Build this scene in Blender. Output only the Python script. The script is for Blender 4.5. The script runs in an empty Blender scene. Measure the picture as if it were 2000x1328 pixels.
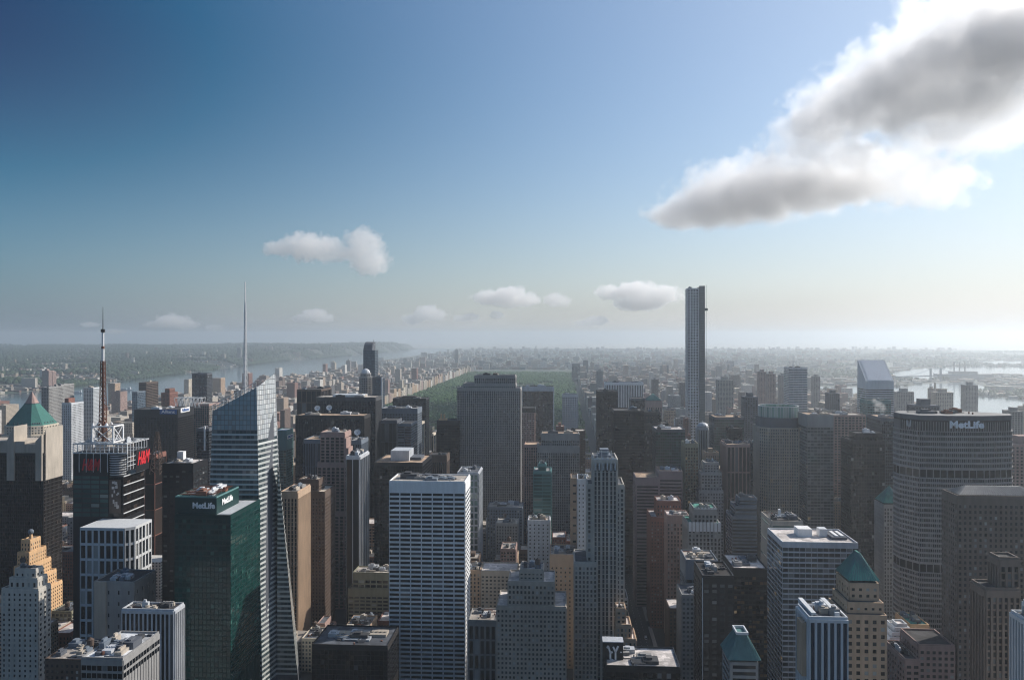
import bpy, bmesh, math, random
import numpy as np
from mathutils import Vector, Matrix
D = bpy.data
C = bpy.context.scene.collection
rnd = random.Random(7)

# ------------------------------------------------------------------ camera
F, EYE, H = 1600.0, 655.0, 320.0            # focal length and eye level in photo pixels (2000 wide); camera height in metres
PSI = math.atan(100.0 / F)                   # the avenues run 3.6 degrees to the right of the view
CP, SP = math.cos(PSI), math.sin(PSI)
cam = D.objects.new('camera', D.cameras.new('camera'))
C.objects.link(cam)
cam.location = (0, 0, H)
cam.rotation_euler = (math.radians(90), 0, PSI)
cam.data.sensor_width = 36.0
cam.data.lens = F / 2000 * 36.0
cam.data.shift_y = -(664 - EYE) / 2000
cam.data.clip_start = 1.0
cam.data.clip_end = 120000.0
bpy.context.scene.camera = cam

# ------------------------------------------------------------------ sky, sun, exposure
SUN_AZ, SUN_EL = math.radians(57), math.radians(34)      # to the right of the avenues, above the horizon
world = D.worlds.new("World")
bpy.context.scene.world = world
world.use_nodes = True
wn = world.node_tree
sky = wn.nodes.new('ShaderNodeTexSky')
sky.sky_type = 'NISHITA'
sky.sun_disc = False
sky.sun_elevation = SUN_EL
sky.sun_rotation = SUN_AZ
sky.altitude = 100
sky.air_density = 1.0
sky.dust_density = 1.2
sky.ozone_density = 5.0
bg = wn.nodes['Background']
bg.inputs[1].default_value = 0.14
SUND = Vector((math.sin(SUN_AZ) * math.cos(SUN_EL), math.cos(SUN_AZ) * math.cos(SUN_EL), math.sin(SUN_EL)))
# the blue sky is polarised at right angles to the sun, and the photograph's filter darkens it there
def wnode(kind, op=None):
    n = wn.nodes.new(kind)
    if op: n.operation = op
    return n
wt = wnode('ShaderNodeTexCoord')
dt = wnode('ShaderNodeVectorMath', 'DOT_PRODUCT'); dt.inputs[1].default_value = SUND
wn.links.new(wt.outputs['Generated'], dt.inputs[0])
sq = wnode('ShaderNodeMath', 'MULTIPLY'); wn.links.new(dt.outputs['Value'], sq.inputs[0]); wn.links.new(dt.outputs['Value'], sq.inputs[1])
nu = wnode('ShaderNodeMath', 'SUBTRACT'); nu.inputs[0].default_value = 1; wn.links.new(sq.outputs[0], nu.inputs[1])
de = wnode('ShaderNodeMath', 'ADD'); de.inputs[0].default_value = 1; wn.links.new(sq.outputs[0], de.inputs[1])
dv = wnode('ShaderNodeMath', 'DIVIDE'); wn.links.new(nu.outputs[0], dv.inputs[0]); wn.links.new(de.outputs[0], dv.inputs[1])
pw = wnode('ShaderNodeMath', 'POWER'); pw.inputs[1].default_value = 2.0; wn.links.new(dv.outputs[0], pw.inputs[0])
sz = wnode('ShaderNodeSeparateXYZ'); wn.links.new(wt.outputs['Generated'], sz.inputs[0])
wm_ = wnode('ShaderNodeMapRange'); wm_.interpolation_type = 'SMOOTHSTEP'; wm_.inputs[1].default_value = -.12; wm_.inputs[2].default_value = .34
wn.links.new(sz.outputs['Z'], wm_.inputs[0])
ml = wnode('ShaderNodeMath', 'MULTIPLY'); wn.links.new(pw.outputs[0], ml.inputs[0]); wn.links.new(wm_.outputs[0], ml.inputs[1])
kk = wnode('ShaderNodeVectorMath', 'SCALE'); kk.inputs[0].default_value = (1.17, .868, .765); wn.links.new(ml.outputs[0], kk.inputs['Scale'])
one = wnode('ShaderNodeVectorMath', 'SUBTRACT'); one.inputs[0].default_value = (.835, .955, .975); wn.links.new(kk.outputs[0], one.inputs[1])
pos = wnode('ShaderNodeVectorMath', 'MAXIMUM'); pos.inputs[1].default_value = (.03, .03, .03); wn.links.new(one.outputs[0], pos.inputs[0])
fin = wnode('ShaderNodeVectorMath', 'MULTIPLY'); wn.links.new(sky.outputs[0], fin.inputs[0]); wn.links.new(pos.outputs[0], fin.inputs[1])
# a pale band of aerosol along the horizon, bright towards the sun and dull away from it
hr = wnode('ShaderNodeValToRGB'); he = hr.color_ramp.elements
he[0].position = .0; he[0].color = (.22, .28, .35, 1); he[1].position = 1.0; he[1].color = (1.0, .96, .90, 1)
for p_, c_ in ((.50, (.205, .262, .325, 1)), (.72, (.60, .595, .575, 1)), (.875, (.88, .85, .815, 1))):
    k_ = he.new(p_); k_.color = c_
hm = wnode('ShaderNodeMath', 'MULTIPLY_ADD'); hm.inputs[1].default_value = .5; hm.inputs[2].default_value = .5
wn.links.new(dt.outputs['Value'], hm.inputs[0]); wn.links.new(hm.outputs[0], hr.inputs[0])
hs = wnode('ShaderNodeVectorMath', 'SCALE'); hs.inputs['Scale'].default_value = 1 / .14; wn.links.new(hr.outputs[0], hs.inputs[0])
hz = wnode('ShaderNodeMath', 'MAXIMUM'); hz.inputs[1].default_value = 0.0; wn.links.new(sz.outputs['Z'], hz.inputs[0])
hk = wnode('ShaderNodeMath', 'MULTIPLY'); hk.inputs[1].default_value = -1 / .115; wn.links.new(hz.outputs[0], hk.inputs[0])
hx = wnode('ShaderNodeMath', 'EXPONENT'); wn.links.new(hk.outputs[0], hx.inputs[0])
hf = wnode('ShaderNodeMath', 'MULTIPLY'); hf.inputs[1].default_value = .95; wn.links.new(hx.outputs[0], hf.inputs[0])
mixw = wn.nodes.new('ShaderNodeMix'); mixw.data_type = 'RGBA'
hc = wnode('ShaderNodeMath', 'POWER'); hc.inputs[1].default_value = 3.0
hq = wnode('ShaderNodeMath', 'MAXIMUM'); hq.inputs[1].default_value = 0.0; wn.links.new(dt.outputs['Value'], hq.inputs[0]); wn.links.new(hq.outputs[0], hc.inputs[0])
ha = wnode('ShaderNodeMath', 'MULTIPLY_ADD'); ha.use_clamp = True; ha.inputs[1].default_value = .42; wn.links.new(hc.outputs[0], ha.inputs[0]); wn.links.new(hf.outputs[0], ha.inputs[2])
wn.links.new(ha.outputs[0], mixw.inputs['Factor']); wn.links.new(fin.outputs[0], mixw.inputs['A']); wn.links.new(hs.outputs[0], mixw.inputs['B'])
wn.links.new(mixw.outputs['Result'], bg.inputs[0])
sun = D.objects.new('sun', D.lights.new('sun', 'SUN'))
C.objects.link(sun)
sun.data.energy = 5.0
sun.data.angle = math.radians(0.5)
sun.data.color = (1.0, 0.93, 0.84)
sun.rotation_euler = (-SUND).to_track_quat('-Z', 'Y').to_euler()
sc = bpy.context.scene
sc.view_settings.view_transform = 'Standard'
sc.view_settings.look = 'None'
sc.view_settings.exposure = 0.0
sc.view_settings.gamma = 1.0
sc.cycles.max_bounces = 5
sc.cycles.diffuse_bounces = 2
sc.cycles.glossy_bounces = 3
sc.cycles.transmission_bounces = 2
sc.cycles.transparent_max_bounces = 6
sc.cycles.volume_bounces = 8
sc.cycles.volume_step_rate = 1.0
sc.cycles.volume_max_steps = 256
sc.cycles.use_denoising = True
sc.cycles.filter_width = 1.15
sc.cycles.caustics_reflective = False
sc.cycles.caustics_refractive = False

# ------------------------------------------------------------------ pixel <-> world
def ratio(u):
    s = (u - 1000) / F
    return (s * CP - SP) / (CP + s * SP)
def XU(u, Y): return Y * ratio(u)
def depth(X, Y): return -SP * X + CP * Y
def ZV(u, v, Y): return H - (v - EYE) * depth(XU(u, Y), Y) / F
def P(u, v, Y): return Vector((XU(u, Y), Y, ZV(u, v, Y)))
def proj(X, Y, Z):
    c = depth(X, Y)
    return 1000 + F * (CP * X + SP * Y) / c, EYE + F * (H - Z) / c
def ground(u, v, z=0.0):
    c = (H - z) * F / (v - EYE)
    s = (u - 1000) / F
    return c * (s * CP - SP), c * (CP + s * SP)
def ST(s): return (s - 33.6) * 80.5          # distance of a numbered cross street

# ------------------------------------------------------------------ materials
MATS = {}
def nodes(name):
    m = D.materials.new(name); m.use_nodes = True
    nt = m.node_tree
    return m, nt, nt.nodes, nt.links, nt.nodes['Principled BSDF']
def wall(name, col, rough=0.8, var=0.22, metal=0.0, spec=0.3):
    if name in MATS: return MATS[name]
    m, nt, N, L, b = nodes(name)
    g = N.new('ShaderNodeNewGeometry')
    mp = N.new('ShaderNodeMapping'); mp.inputs['Scale'].default_value = (0.35, 0.35, 0.06)
    L.new(g.outputs['Position'], mp.inputs[0])
    n1 = N.new('ShaderNodeTexNoise'); n1.inputs['Scale'].default_value = 1.0; n1.inputs['Detail'].default_value = 6
    L.new(mp.outputs[0], n1.inputs['Vector'])
    n2 = N.new('ShaderNodeTexNoise'); n2.inputs['Scale'].default_value = 0.03; n2.inputs['Detail'].default_value = 3
    L.new(g.outputs['Position'], n2.inputs['Vector'])
    ad = N.new('ShaderNodeMath'); ad.operation = 'ADD'
    L.new(n1.outputs[0], ad.inputs[0]); L.new(n2.outputs[0], ad.inputs[1])
    mr = N.new('ShaderNodeMapRange'); mr.inputs[1].default_value = 0.65; mr.inputs[2].default_value = 1.35
    mr.inputs[3].default_value = 1 - var; mr.inputs[4].default_value = 1 + var
    L.new(ad.outputs[0], mr.inputs[0])
    mx = N.new('ShaderNodeVectorMath'); mx.operation = 'SCALE'
    mx.inputs[0].default_value = col
    L.new(mr.outputs[0], mx.inputs['Scale'])
    L.new(mx.outputs[0], b.inputs['Base Color'])
    b.inputs['Roughness'].default_value = rough
    b.inputs['Metallic'].default_value = metal
    b.inputs['Specular IOR Level'].default_value = spec
    MATS[name] = m
    return m
def glass(name, c0, c1, blind=(0.26, 0.27, 0.27), pblind=0.16, rough=0.06, metal=0.0, spec=0.5, lit=0.0):
    """Window glass: every pane (mesh island or object) has its own tint; some have a drawn blind behind them."""
    if name in MATS: return MATS[name]
    m, nt, N, L, b = nodes(name)
    g = N.new('ShaderNodeNewGeometry'); o = N.new('ShaderNodeObjectInfo')
    a = N.new('ShaderNodeMath'); a.operation = 'ADD'
    L.new(g.outputs['Random Per Island'], a.inputs[0]); L.new(o.outputs['Random'], a.inputs[1])
    f = N.new('ShaderNodeMath'); f.operation = 'FRACT'; L.new(a.outputs[0], f.inputs[0])
    cr = N.new('ShaderNodeValToRGB'); cr.color_ramp.interpolation = 'LINEAR'
    e = cr.color_ramp.elements
    e[0].position = 0.0; e[0].color = (*c0, 1)
    e[1].position = max(0.02, 1 - pblind - 0.01); e[1].color = (*c1, 1)
    k = e.new(min(0.999, 1 - pblind + 0.01)); k.color = (*[x * 0.6 for x in blind], 1)
    k = e.new(1.0); k.color = (*blind, 1)
    L.new(f.outputs[0], cr.inputs[0]); L.new(cr.outputs[0], b.inputs['Base Color'])
    b.inputs['Roughness'].default_value = rough
    b.inputs['Metallic'].default_value = metal
    b.inputs['Specular IOR Level'].default_value = spec
    gn = N.new('ShaderNodeNewGeometry')
    nz = N.new('ShaderNodeTexNoise'); nz.inputs['Scale'].default_value = 0.12; nz.inputs['Detail'].default_value = 1
    L.new(gn.outputs['Position'], nz.inputs['Vector'])
    bp = N.new('ShaderNodeBump'); bp.inputs['Strength'].default_value = 0.12; bp.inputs['Distance'].default_value = 1.0
    L.new(nz.outputs[0], bp.inputs['Height']); L.new(bp.outputs[0], b.inputs['Normal'])
    if lit > 0:
        gt = N.new('ShaderNodeMath'); gt.operation = 'LESS_THAN'; gt.inputs[1].default_value = lit
        L.new(f.outputs[0], gt.inputs[0])
        mu = N.new('ShaderNodeMath'); mu.operation = 'MULTIPLY'; mu.inputs[1].default_value = 0.10
        L.new(gt.outputs[0], mu.inputs[0])
        b.inputs['Emission Color'].default_value = (1, 0.72, 0.38, 1)
        L.new(mu.outputs[0], b.inputs['Emission Strength'])
    MATS[name] = m
    return m
COL = dict(limestone=(.40, .36, .31), grey=(.29, .285, .28), darkgrey=(.06, .062, .068), white=(.78, .79, .80), cream=(.60, .53, .43),
           tan=(.46, .33, .23), brick=(.22, .10, .075), brown=(.105, .075, .06), umber=(.030, .027, .027), black=(.016, .016, .019),
           pink=(.36, .25, .22), concrete=(.44, .39, .33), copper=(.075, .27, .215), bluegrey=(.15, .18, .22), olive=(.26, .25, .18),
           steel=(.52, .54, .57), purple=(.22, .17, .175), golden=(.66, .43, .24), darkcopper=(.045, .165, .14), tar=(.06, .058, .06), gravel=(.40, .36, .32),
           silver=(.62, .64, .66), paleroof=(.62, .57, .54), green=(.005, .036, .034), tealwall=(.10, .22, .22), red=(.62, .02, .03),
           signblue=(.05, .12, .32), paper=(.8, .8, .8), rust=(.20, .09, .06), slate=(.10, .11, .13), umberbrick=(.19, .15, .125), pale=(.50, .475, .43))
def W(n):
    return wall('wall ' + n, COL[n], rough=0.45 if n in ('steel', 'silver', 'black', 'green') else 0.8, var=0.12 if n in ('white', 'black', 'silver', 'red', 'paper') else 0.5 if n == 'copper' else 0.22)
def R(n):
    """Roof membrane: the wall colour with tar patches, seams and stains of their own shape."""
    k = 'roof ' + n
    if k in MATS: return MATS[k]
    m = wall(k, COL[n], rough=.9, var=.35)
    nt = m.node_tree; N = nt.nodes; L = nt.links; b = N['Principled BSDF']
    src = b.inputs['Base Color'].links[0].from_socket
    g = N.new('ShaderNodeNewGeometry')
    v = N.new('ShaderNodeTexVoronoi'); v.distance = 'CHEBYCHEV'; v.inputs['Scale'].default_value = .16; L.new(g.outputs['Position'], v.inputs['Vector'])
    s = N.new('ShaderNodeSeparateColor'); L.new(v.outputs['Color'], s.inputs[0])
    r = N.new('ShaderNodeMapRange'); r.inputs[3].default_value = .62; r.inputs[4].default_value = 1.25; L.new(s.outputs[0], r.inputs[0])
    w = N.new('ShaderNodeVectorMath'); w.operation = 'SCALE'; L.new(src, w.inputs[0]); L.new(r.outputs[0], w.inputs['Scale']); L.new(w.outputs[0], b.inputs['Base Color'])
    return m
def G(n):
    if n == 'dark': return glass('dark window glass', (.004, .006, .009), (.016, .021, .028), blind=(.15, .16, .17), pblind=.11, spec=.3)
    if n == 'black': return glass('black curtain glass', (.004, .005, .007), (.010, .012, .016), pblind=.02, spec=.28)
    if n == 'mixed': return glass('window glass with blinds', (.010, .012, .014), (.035, .038, .042), blind=(.42, .43, .42), pblind=.14)
    if n == 'office': return glass('office window glass', (.014, .018, .022), (.05, .06, .066), blind=(.20, .21, .21), pblind=.2, lit=.006, spec=.35)
    if n == 'green': return glass('green curtain glass', (.003, .026, .025), (.011, .070, .063), blind=(.05, .15, .13), pblind=.05, spec=.5)
    if n == 'teal': return glass('teal window glass', (.02, .06, .06), (.07, .16, .16), blind=(.25, .32, .31), pblind=.12, metal=.25)
    if n == 'blue': return glass('blue curtain glass', (.02, .05, .09), (.05, .11, .17), blind=(.12, .2, .27), pblind=.1, metal=.4)
    if n == 'crystal': return glass('pale crystal glass', (.16, .22, .25), (.26, .33, .36), blind=(.42, .46, .46), pblind=.18, metal=.5, rough=.1)
    if n == 'bronze': return glass('bronze curtain glass', (.008, .007, .007), (.022, .018, .017), blind=(.08, .06, .05), pblind=.06, spec=.35)
    if n == 'amber': return glass('bronze glass with lamps', (.008, .007, .007), (.022, .018, .017), blind=(.22, .13, .07), pblind=.3, lit=.02, spec=.35)

# ------------------------------------------------------------------ mesh builder
class MB:
    def __init__(self): self.v = []; self.f = []
    def quad(self, a, b, c, d):
        n = len(self.v); self.v += [tuple(a), tuple(b), tuple(c), tuple(d)]; self.f.append((n, n + 1, n + 2, n + 3))
    def poly(self, pts):
        n = len(self.v); self.v += [tuple(p) for p in pts]; self.f.append(tuple(range(n, n + len(pts))))
    def box(self, x0, x1, y0, y1, z0, z1):
        n = len(self.v)
        self.v += [(x0, y0, z0), (x1, y0, z0), (x1, y1, z0), (x0, y1, z0), (x0, y0, z1), (x1, y0, z1), (x1, y1, z1), (x0, y1, z1)]
        for q in ((0, 3, 2, 1), (4, 5, 6, 7), (0, 1, 5, 4), (1, 2, 6, 5), (2, 3, 7, 6), (3, 0, 4, 7)): self.f.append(tuple(n + i for i in q))
    def prism(self, pts, z0, z1, top=None):
        """Upright prism on a counter-clockwise footprint; top scales the upper outline about its centre."""
        n = len(self.v); k = len(pts)
        cx = sum(p[0] for p in pts) / k; cy = sum(p[1] for p in pts) / k
        t = 1.0 if top is None else top
        self.v += [(p[0], p[1], z0) for p in pts] + [(cx + (p[0] - cx) * t, cy + (p[1] - cy) * t, z1) for p in pts]
        for i in range(k):
            j = (i + 1) % k; self.f.append((n + i, n + j, n + k + j, n + k + i))
        self.f.append(tuple(n + k + i for i in range(k))); self.f.append(tuple(n + k - 1 - i for i in range(k)))
    def cyl(self, x, y, z0, z1, r0, r1=None, n=12):
        r1 = r0 if r1 is None else r1
        s = len(self.v)
        for r, z in ((r0, z0), (r1, z1)):
            self.v += [(x + r * math.cos(2 * math.pi * i / n), y + r * math.sin(2 * math.pi * i / n), z) for i in range(n)]
        for i in range(n):
            j = (i + 1) % n; self.f.append((s + i, s + j, s + n + j, s + n + i))
        self.f.append(tuple(s + n + i for i in range(n))); self.f.append(tuple(s + n - 1 - i for i in range(n)))
    def bar(self, a, b, t):
        """A square bar of thickness t from a to b."""
        a = Vector(a); b = Vector(b); d = (b - a)
        if d.length < 1e-6: return
        d.normalize()
        p = d.cross(Vector((0, 0, 1)))
        if p.length < 1e-3: p = d.cross(Vector((1, 0, 0)))
        p.normalize(); q = d.cross(p); p *= t / 2; q *= t / 2
        n = len(self.v)
        self.v += [tuple(x) for x in (a + p + q, a - p + q, a - p - q, a + p - q, b + p + q, b - p + q, b - p - q, b + p - q)]
        for k in ((0, 1, 2, 3), (7, 6, 5, 4), (0, 4, 5, 1), (1, 5, 6, 2), (2, 6, 7, 3), (3, 7, 4, 0)): self.f.append(tuple(n + i for i in k))
    def mesh(self, name, mat, off=(0, 0, 0)):
        me = D.meshes.new(name)
        v = np.array(self.v, dtype=np.float64).reshape(-1, 3) - np.array(off)
        me.from_pydata(v.tolist(), [], self.f)
        if mat: me.materials.append(mat)
        return me
    def build(self, name, mat, parent=None, root=None, smooth=False):
        if not self.f: return None
        off = (root or parent).location if (root or parent) else (0, 0, 0)
        me = self.mesh(name, mat, off)
        if smooth: me.polygons.foreach_set('use_smooth', [True] * len(me.polygons))
        o = D.objects.new(name, me); C.objects.link(o)
        if parent: o.parent = parent
        return o
def tag(o, label, cat=None, group=None, kind=None):
    if label: o['label'] = label
    if cat: o['category'] = cat
    if group: o['group'] = group
    if kind: o['kind'] = kind
    return o
def thing(name, label, cat, loc, group=None):
    o = D.objects.new(name, None); C.objects.link(o)
    o.location = loc; o.empty_display_size = 5
    return tag(o, label, cat, group)

# ------------------------------------------------------------------ facades
def style(wl, gl, bay, fl, pier, span, top=2.0, pp=.45, ps=.35, rf='tar', **k):
    d = dict(wl=wl, gl=gl, bay=bay, fl=fl, pier=pier, span=span, top=top, pp=pp, ps=ps, rf=rf); d.update(k); return d
def obox(mb, o, d, n, a0, a1, z0, z1, dep):
    """A box standing proud of a facade plane: o origin, d along, n outward (5 faces; the back is hidden)."""
    p = [(o[0] + d[0] * a, o[1] + d[1] * a) for a in (a0, a1)]
    q = [(x + n[0] * dep, y + n[1] * dep) for x, y in p]
    s = len(mb.v)
    mb.v += [(*p[0], z0), (*p[1], z0), (*p[1], z1), (*p[0], z1), (*q[0], z0), (*q[1], z0), (*q[1], z1), (*q[0], z1)]
    for k in ((4, 5, 6, 7), (0, 4, 7, 3), (5, 1, 2, 6), (3, 7, 6, 2), (0, 1, 5, 4)): mb.f.append(tuple(s + i for i in k))
def facade(wm, panes, p0, p1, z0, z1, st, zdet=-1e9):
    """Piers and spandrels into wm; window rectangles (corner points, width, height) into panes."""
    w = math.hypot(p1[0] - p0[0], p1[1] - p0[1])
    if w < 1.0 or z1 - z0 < 2: return
    d = ((p1[0] - p0[0]) / w, (p1[1] - p0[1]) / w); n = (d[1], -d[0])
    top = min(st['top'], (z1 - z0) * .6)
    zt = z1 - top
    nb = max(1, round(w / st['bay'])); nf = max(1, round((zt - z0) / st['fl']))
    bw = w / nb; fh = (zt - z0) / nf
    pr, sp = st['pier'], st['span']
    groups = st.get('every', 1)
    if pr > 0:
        for i in range(nb + 1):
            c = i * bw; h = pr / 2 * (st.get('wide', 1) if i % groups == 0 else 1)
            obox(wm, p0, d, n, max(0, c - h), min(w, c + h), z0, zt, st['pp'])
    if sp > 0:
        for k in range(nf):
            zz = z0 + k * fh
            if zz > zdet: obox(wm, p0, d, n, 0, w, zz, zz + sp, st['ps'])
    else:
        sp = 0
    if top > 0: obox(wm, p0, d, n, 0, w, zt, z1, max(st['pp'], st['ps']) + .03)
    for k in range(nf):
        za, zb = z0 + k * fh + sp, z0 + (k + 1) * fh
        if zb < zdet: continue
        if sp == 0: za += .12; zb -= .12
        for i in range(nb):
            a0, a1 = i * bw + pr / 2, (i + 1) * bw - pr / 2
            if a1 - a0 < .2: continue
            x = .06
            panes.append(((p0[0] + d[0] * a0 + n[0] * x, p0[1] + d[1] * a0 + n[1] * x, za), (d[0], d[1]), a1 - a0, zb - za, n))
def pane_quad(mb, p):
    (x, y, z), d, w, h, n = p
    mb.quad((x, y, z), (x + d[0] * w, y + d[1] * w, z), (x + d[0] * w, y + d[1] * w, z + h), (x, y, z + h))
def rect(x0, x1, y0, y1): return [(x0, y0), (x1, y0), (x1, y1), (x0, y1)]
def faces_seen(fp):
    """Footprint edges whose outside faces the camera (or nearly)."""
    out = []
    for i in range(len(fp)):
        a, b = fp[i], fp[(i + 1) % len(fp)]
        w = math.hypot(b[0] - a[0], b[1] - a[1])
        if w < .01: continue
        n = ((b[1] - a[1]) / w, -(b[0] - a[0]) / w)
        m = ((a[0] + b[0]) / 2, (a[1] + b[1]) / 2)
        if (n[0] * -m[0] + n[1] * -m[1]) / math.hypot(*m) > -.12: out.append((a, b))
    return out
UNIT_MATS = ['steel', 'grey', 'slate', 'darkgrey', 'concrete', 'bluegrey']
def roof_units(root, x0, x1, y0, y1, z, n, seed, tank=False, mats=None):
    r = random.Random(seed)
    n += 3 if y0 < 1100 else 1
    w, d = x1 - x0, y1 - y0
    for i in range(n):
        uw = min(15, w * r.uniform(.1, .28)); ud = min(12, d * r.uniform(.12, .3)); uh = r.uniform(1.8, 4.2)
        cx = r.uniform(x0 + uw / 2 + w * .08, x1 - uw / 2 - w * .08); cy = r.uniform(y0 + ud / 2 + d * .1, y1 - ud / 2 - d * .1)
        mb = MB()
        kind = r.random()
        if kind < .55:
            mb.box(cx - uw / 2, cx + uw / 2, cy - ud / 2, cy + ud / 2, z, z + uh)
            mb.box(cx - uw * .3, cx + uw * .1, cy - ud * .3, cy + ud * .25, z + uh, z + uh + r.uniform(.6, 1.6))
        elif kind < .85:
            k = r.randint(2, 4)
            mb.box(cx - uw / 2, cx + uw / 2, cy - ud / 2, cy + ud / 2, z, z + uh * .6)
            for j in range(k):
                mb.cyl(cx - uw / 2 + uw * (j + .5) / k, cy, z + uh * .6, z + uh * .6 + .9, min(uw / k, ud) * .38, n=10)
        else:
            k = 5
            for j in range(k):
                mb.bar((cx - uw / 2, cy - ud / 2 + ud * j / k, z + 1.2), (cx + uw / 2, cy - ud / 2 + ud * j / k, z + 1.2), .6)
            mb.box(cx - uw / 2, cx - uw / 2 + 1.2, cy - ud / 2, cy + ud / 2, z, z + 1.5)
        mb.build('rooftop_unit', W(r.choice(mats or UNIT_MATS)), root)
    if y0 < 900 and w > 12 and d > 9:
        for i in range(7):
            q = MB(); vx, vy = r.uniform(x0 + 2, x1 - 2), r.uniform(y0 + 2, y1 - 2); s = r.uniform(.5, 1.4)
            if i % 3 == 0: q.cyl(vx, vy, z, z + s * 1.6, s * .6, n=8)
            elif i % 3 == 1: q.box(vx - s, vx + s, vy - s * .7, vy + s * .7, z, z + s)
            else: q.bar((max(x0 + 1.5, vx - 6), vy, z + .5), (min(x1 - 1.5, vx + 5), vy, z + .5), .5)
            q.build('roof_vent', W(r.choice(['steel', 'slate', 'grey', 'rust', 'darkgrey'])), root)
    if tank:
        tx, ty = r.uniform(x0 + 3, x1 - 3), r.uniform(y0 + 3, y1 - 3)
        t = MB()
        for a in ((-1.3, -1.3), (1.3, -1.3), (1.3, 1.3), (-1.3, 1.3)): t.bar((tx + a[0], ty + a[1], z), (tx + a[0], ty + a[1], z + 3.2), .3)
        t.cyl(tx, ty, z + 3.2, z + 7, 2.2, n=12); t.cyl(tx, ty, z + 7, z + 8.6, 2.4, .1, n=12)
        t.build('water_tank', W('brown'), root)
# ------------------------------------------------------------------ registers
LM = []          # landmark buildings, written with pixel edges and a real distance
FILL = []        # the city fabric between and behind them
def L(label, sn, tiers, st, cat='office tower', name='office_tower', units=2, tank=False, nwin=0, extra=None, custom=None, parapet=True, group=None):
    LM.append(dict(label=label, sn=sn, tiers=tiers, st=st, cat=cat, name=name, units=units, tank=tank, nwin=nwin, extra=extra, custom=custom, parapet=parapet, group=group))
def tier_box(t):
    u0, u1, v, Y, dy = t[:5]
    return XU(u0, Y), XU(u1, Y), Y, Y + dy, ZV((u0 + u1) / 2, v, Y)

def roof_parts(root, b, rf, wl, z, parapet=True):
    x0, x1, y0, y1 = b
    m = MB(); m.box(x0 + .7, x1 - .7, y0 + .7, y1 - .7, z, z + .25)
    # seams and patches of the membrane
    m.build('roof', R(rf), root)
    if parapet:
        p = MB(); h, t = 1.3, .7
        p.box(x0, x1, y0, y0 + t, z, z + h); p.box(x0, x1, y1 - t, y1, z, z + h)
        p.box(x0, x0 + t, y0 + t, y1 - t, z, z + h); p.box(x1 - t, x1, y0 + t, y1 - t, z, z + h)
        p.build('parapet', W(wl), root)

def build_landmark(e, idx, idbuf):
    tiers = e['tiers']; st = e['st']
    boxes = [tier_box(t) for t in tiers]
    cx = (boxes[0][0] + boxes[0][1]) / 2; cy = (boxes[0][2] + boxes[0][3]) / 2
    root = thing(e['name'], e['label'], e['cat'], (cx, cy, 0), e['group'])
    wm = {}; panes = {}
    if e['custom'] is None:
        zprev = 0
        for i, (t, b) in enumerate(zip(tiers, boxes)):
            o = t[5] if len(t) > 5 else {}
            s = dict(st, **{k: v for k, v in o.items() if k not in ('g', 'noroof', 'units')})
            x0, x1, y0, y1, z1 = b
            z0 = 0 if (i == 0 or o.get('g')) else zprev - .01
            mb = wm.setdefault(s['wl'], MB())
            cutc = o.get('chamfer', 0)
            fp = rect(x0, x1, y0, y1)
            if cutc:
                fp = [(x0 + cutc, y0), (x1 - cutc, y0), (x1, y0 + cutc), (x1, y1 - cutc), (x1 - cutc, y1), (x0 + cutc, y1), (x0, y1 - cutc), (x0, y0 + cutc)]
            mb.prism(fp, z0, z1)
            zdet = ZV(1000, 1350, y0)
            pl = panes.setdefault(s['gl'], [])
            for a, c in faces_seen(fp): facade(mb, pl, a, c, z0, z1, s, zdet)
            if not o.get('noroof'):
                if cutc:
                    m = MB(); m.prism([(x0 + (x - x0) * .98 + (x1 - x0) * .01, y0 + (y - y0) * .98 + (y1 - y0) * .01) for x, y in fp], z1, z1 + .3); m.build('roof', W(s['rf']), root)
                else: roof_parts(root, (x0, x1, y0, y1), s['rf'], s['wl'], z1, e['parapet'])
            nu = o.get('units', e['units'] if i == len(tiers) - 1 else 0)
            if nu: roof_units(root, x0, x1, y0, y1, z1 + .2, nu, idx * 31 + i, e['tank'] and i == len(tiers) - 1)
            zprev = z1
    else:
        e['custom'](root, e, boxes, wm, panes)
    for k, mb in wm.items(): mb.build('wall', W(k), root)
    for gname, pl in panes.items():
        if not pl: continue
        chosen = set()
        if e['nwin']:
            cand = []
            for j, p in enumerate(pl):
                (x, y, z), d, w, h, n = p
                u, v = proj(x + d[0] * w / 2, y + d[1] * w / 2, z + h / 2)
                if 2 < u < 1998 and 0 < v < 1326 and idbuf[int(v / 2), int(u / 2)] == idx:
                    dist = math.hypot(x, y)
                    fac = abs(n[0] * x + n[1] * y) / dist
                    cand.append((-w * h * fac / dist ** 2, j))
            cand.sort(); chosen = {j for _, j in cand[:e['nwin']]}
        cache = {}
        m = MB()
        for j, p in enumerate(pl):
            if j in chosen:
                (x, y, z), d, w, h, n = p
                k = (round(d[0], 3), round(d[1], 3), round(w, 2), round(h, 2))
                if k not in cache:
                    q = MB(); pane_quad(q, ((0, 0, 0), d, w, h, n)); cache[k] = q.mesh('window', G(gname))
                o = D.objects.new('window', cache[k]); C.objects.link(o)
                o.parent = root; o.location = (x - root.location.x, y - root.location.y, z - root.location.z)
            else: pane_quad(m, p)
        o = m.build('window' if chosen else 'glazing', G(gname), root)
        if o and (chosen or len(pl) > 100): o['kind'] = 'stuff'
    if e['extra']: e['extra'](root, e, boxes)
    return root

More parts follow.
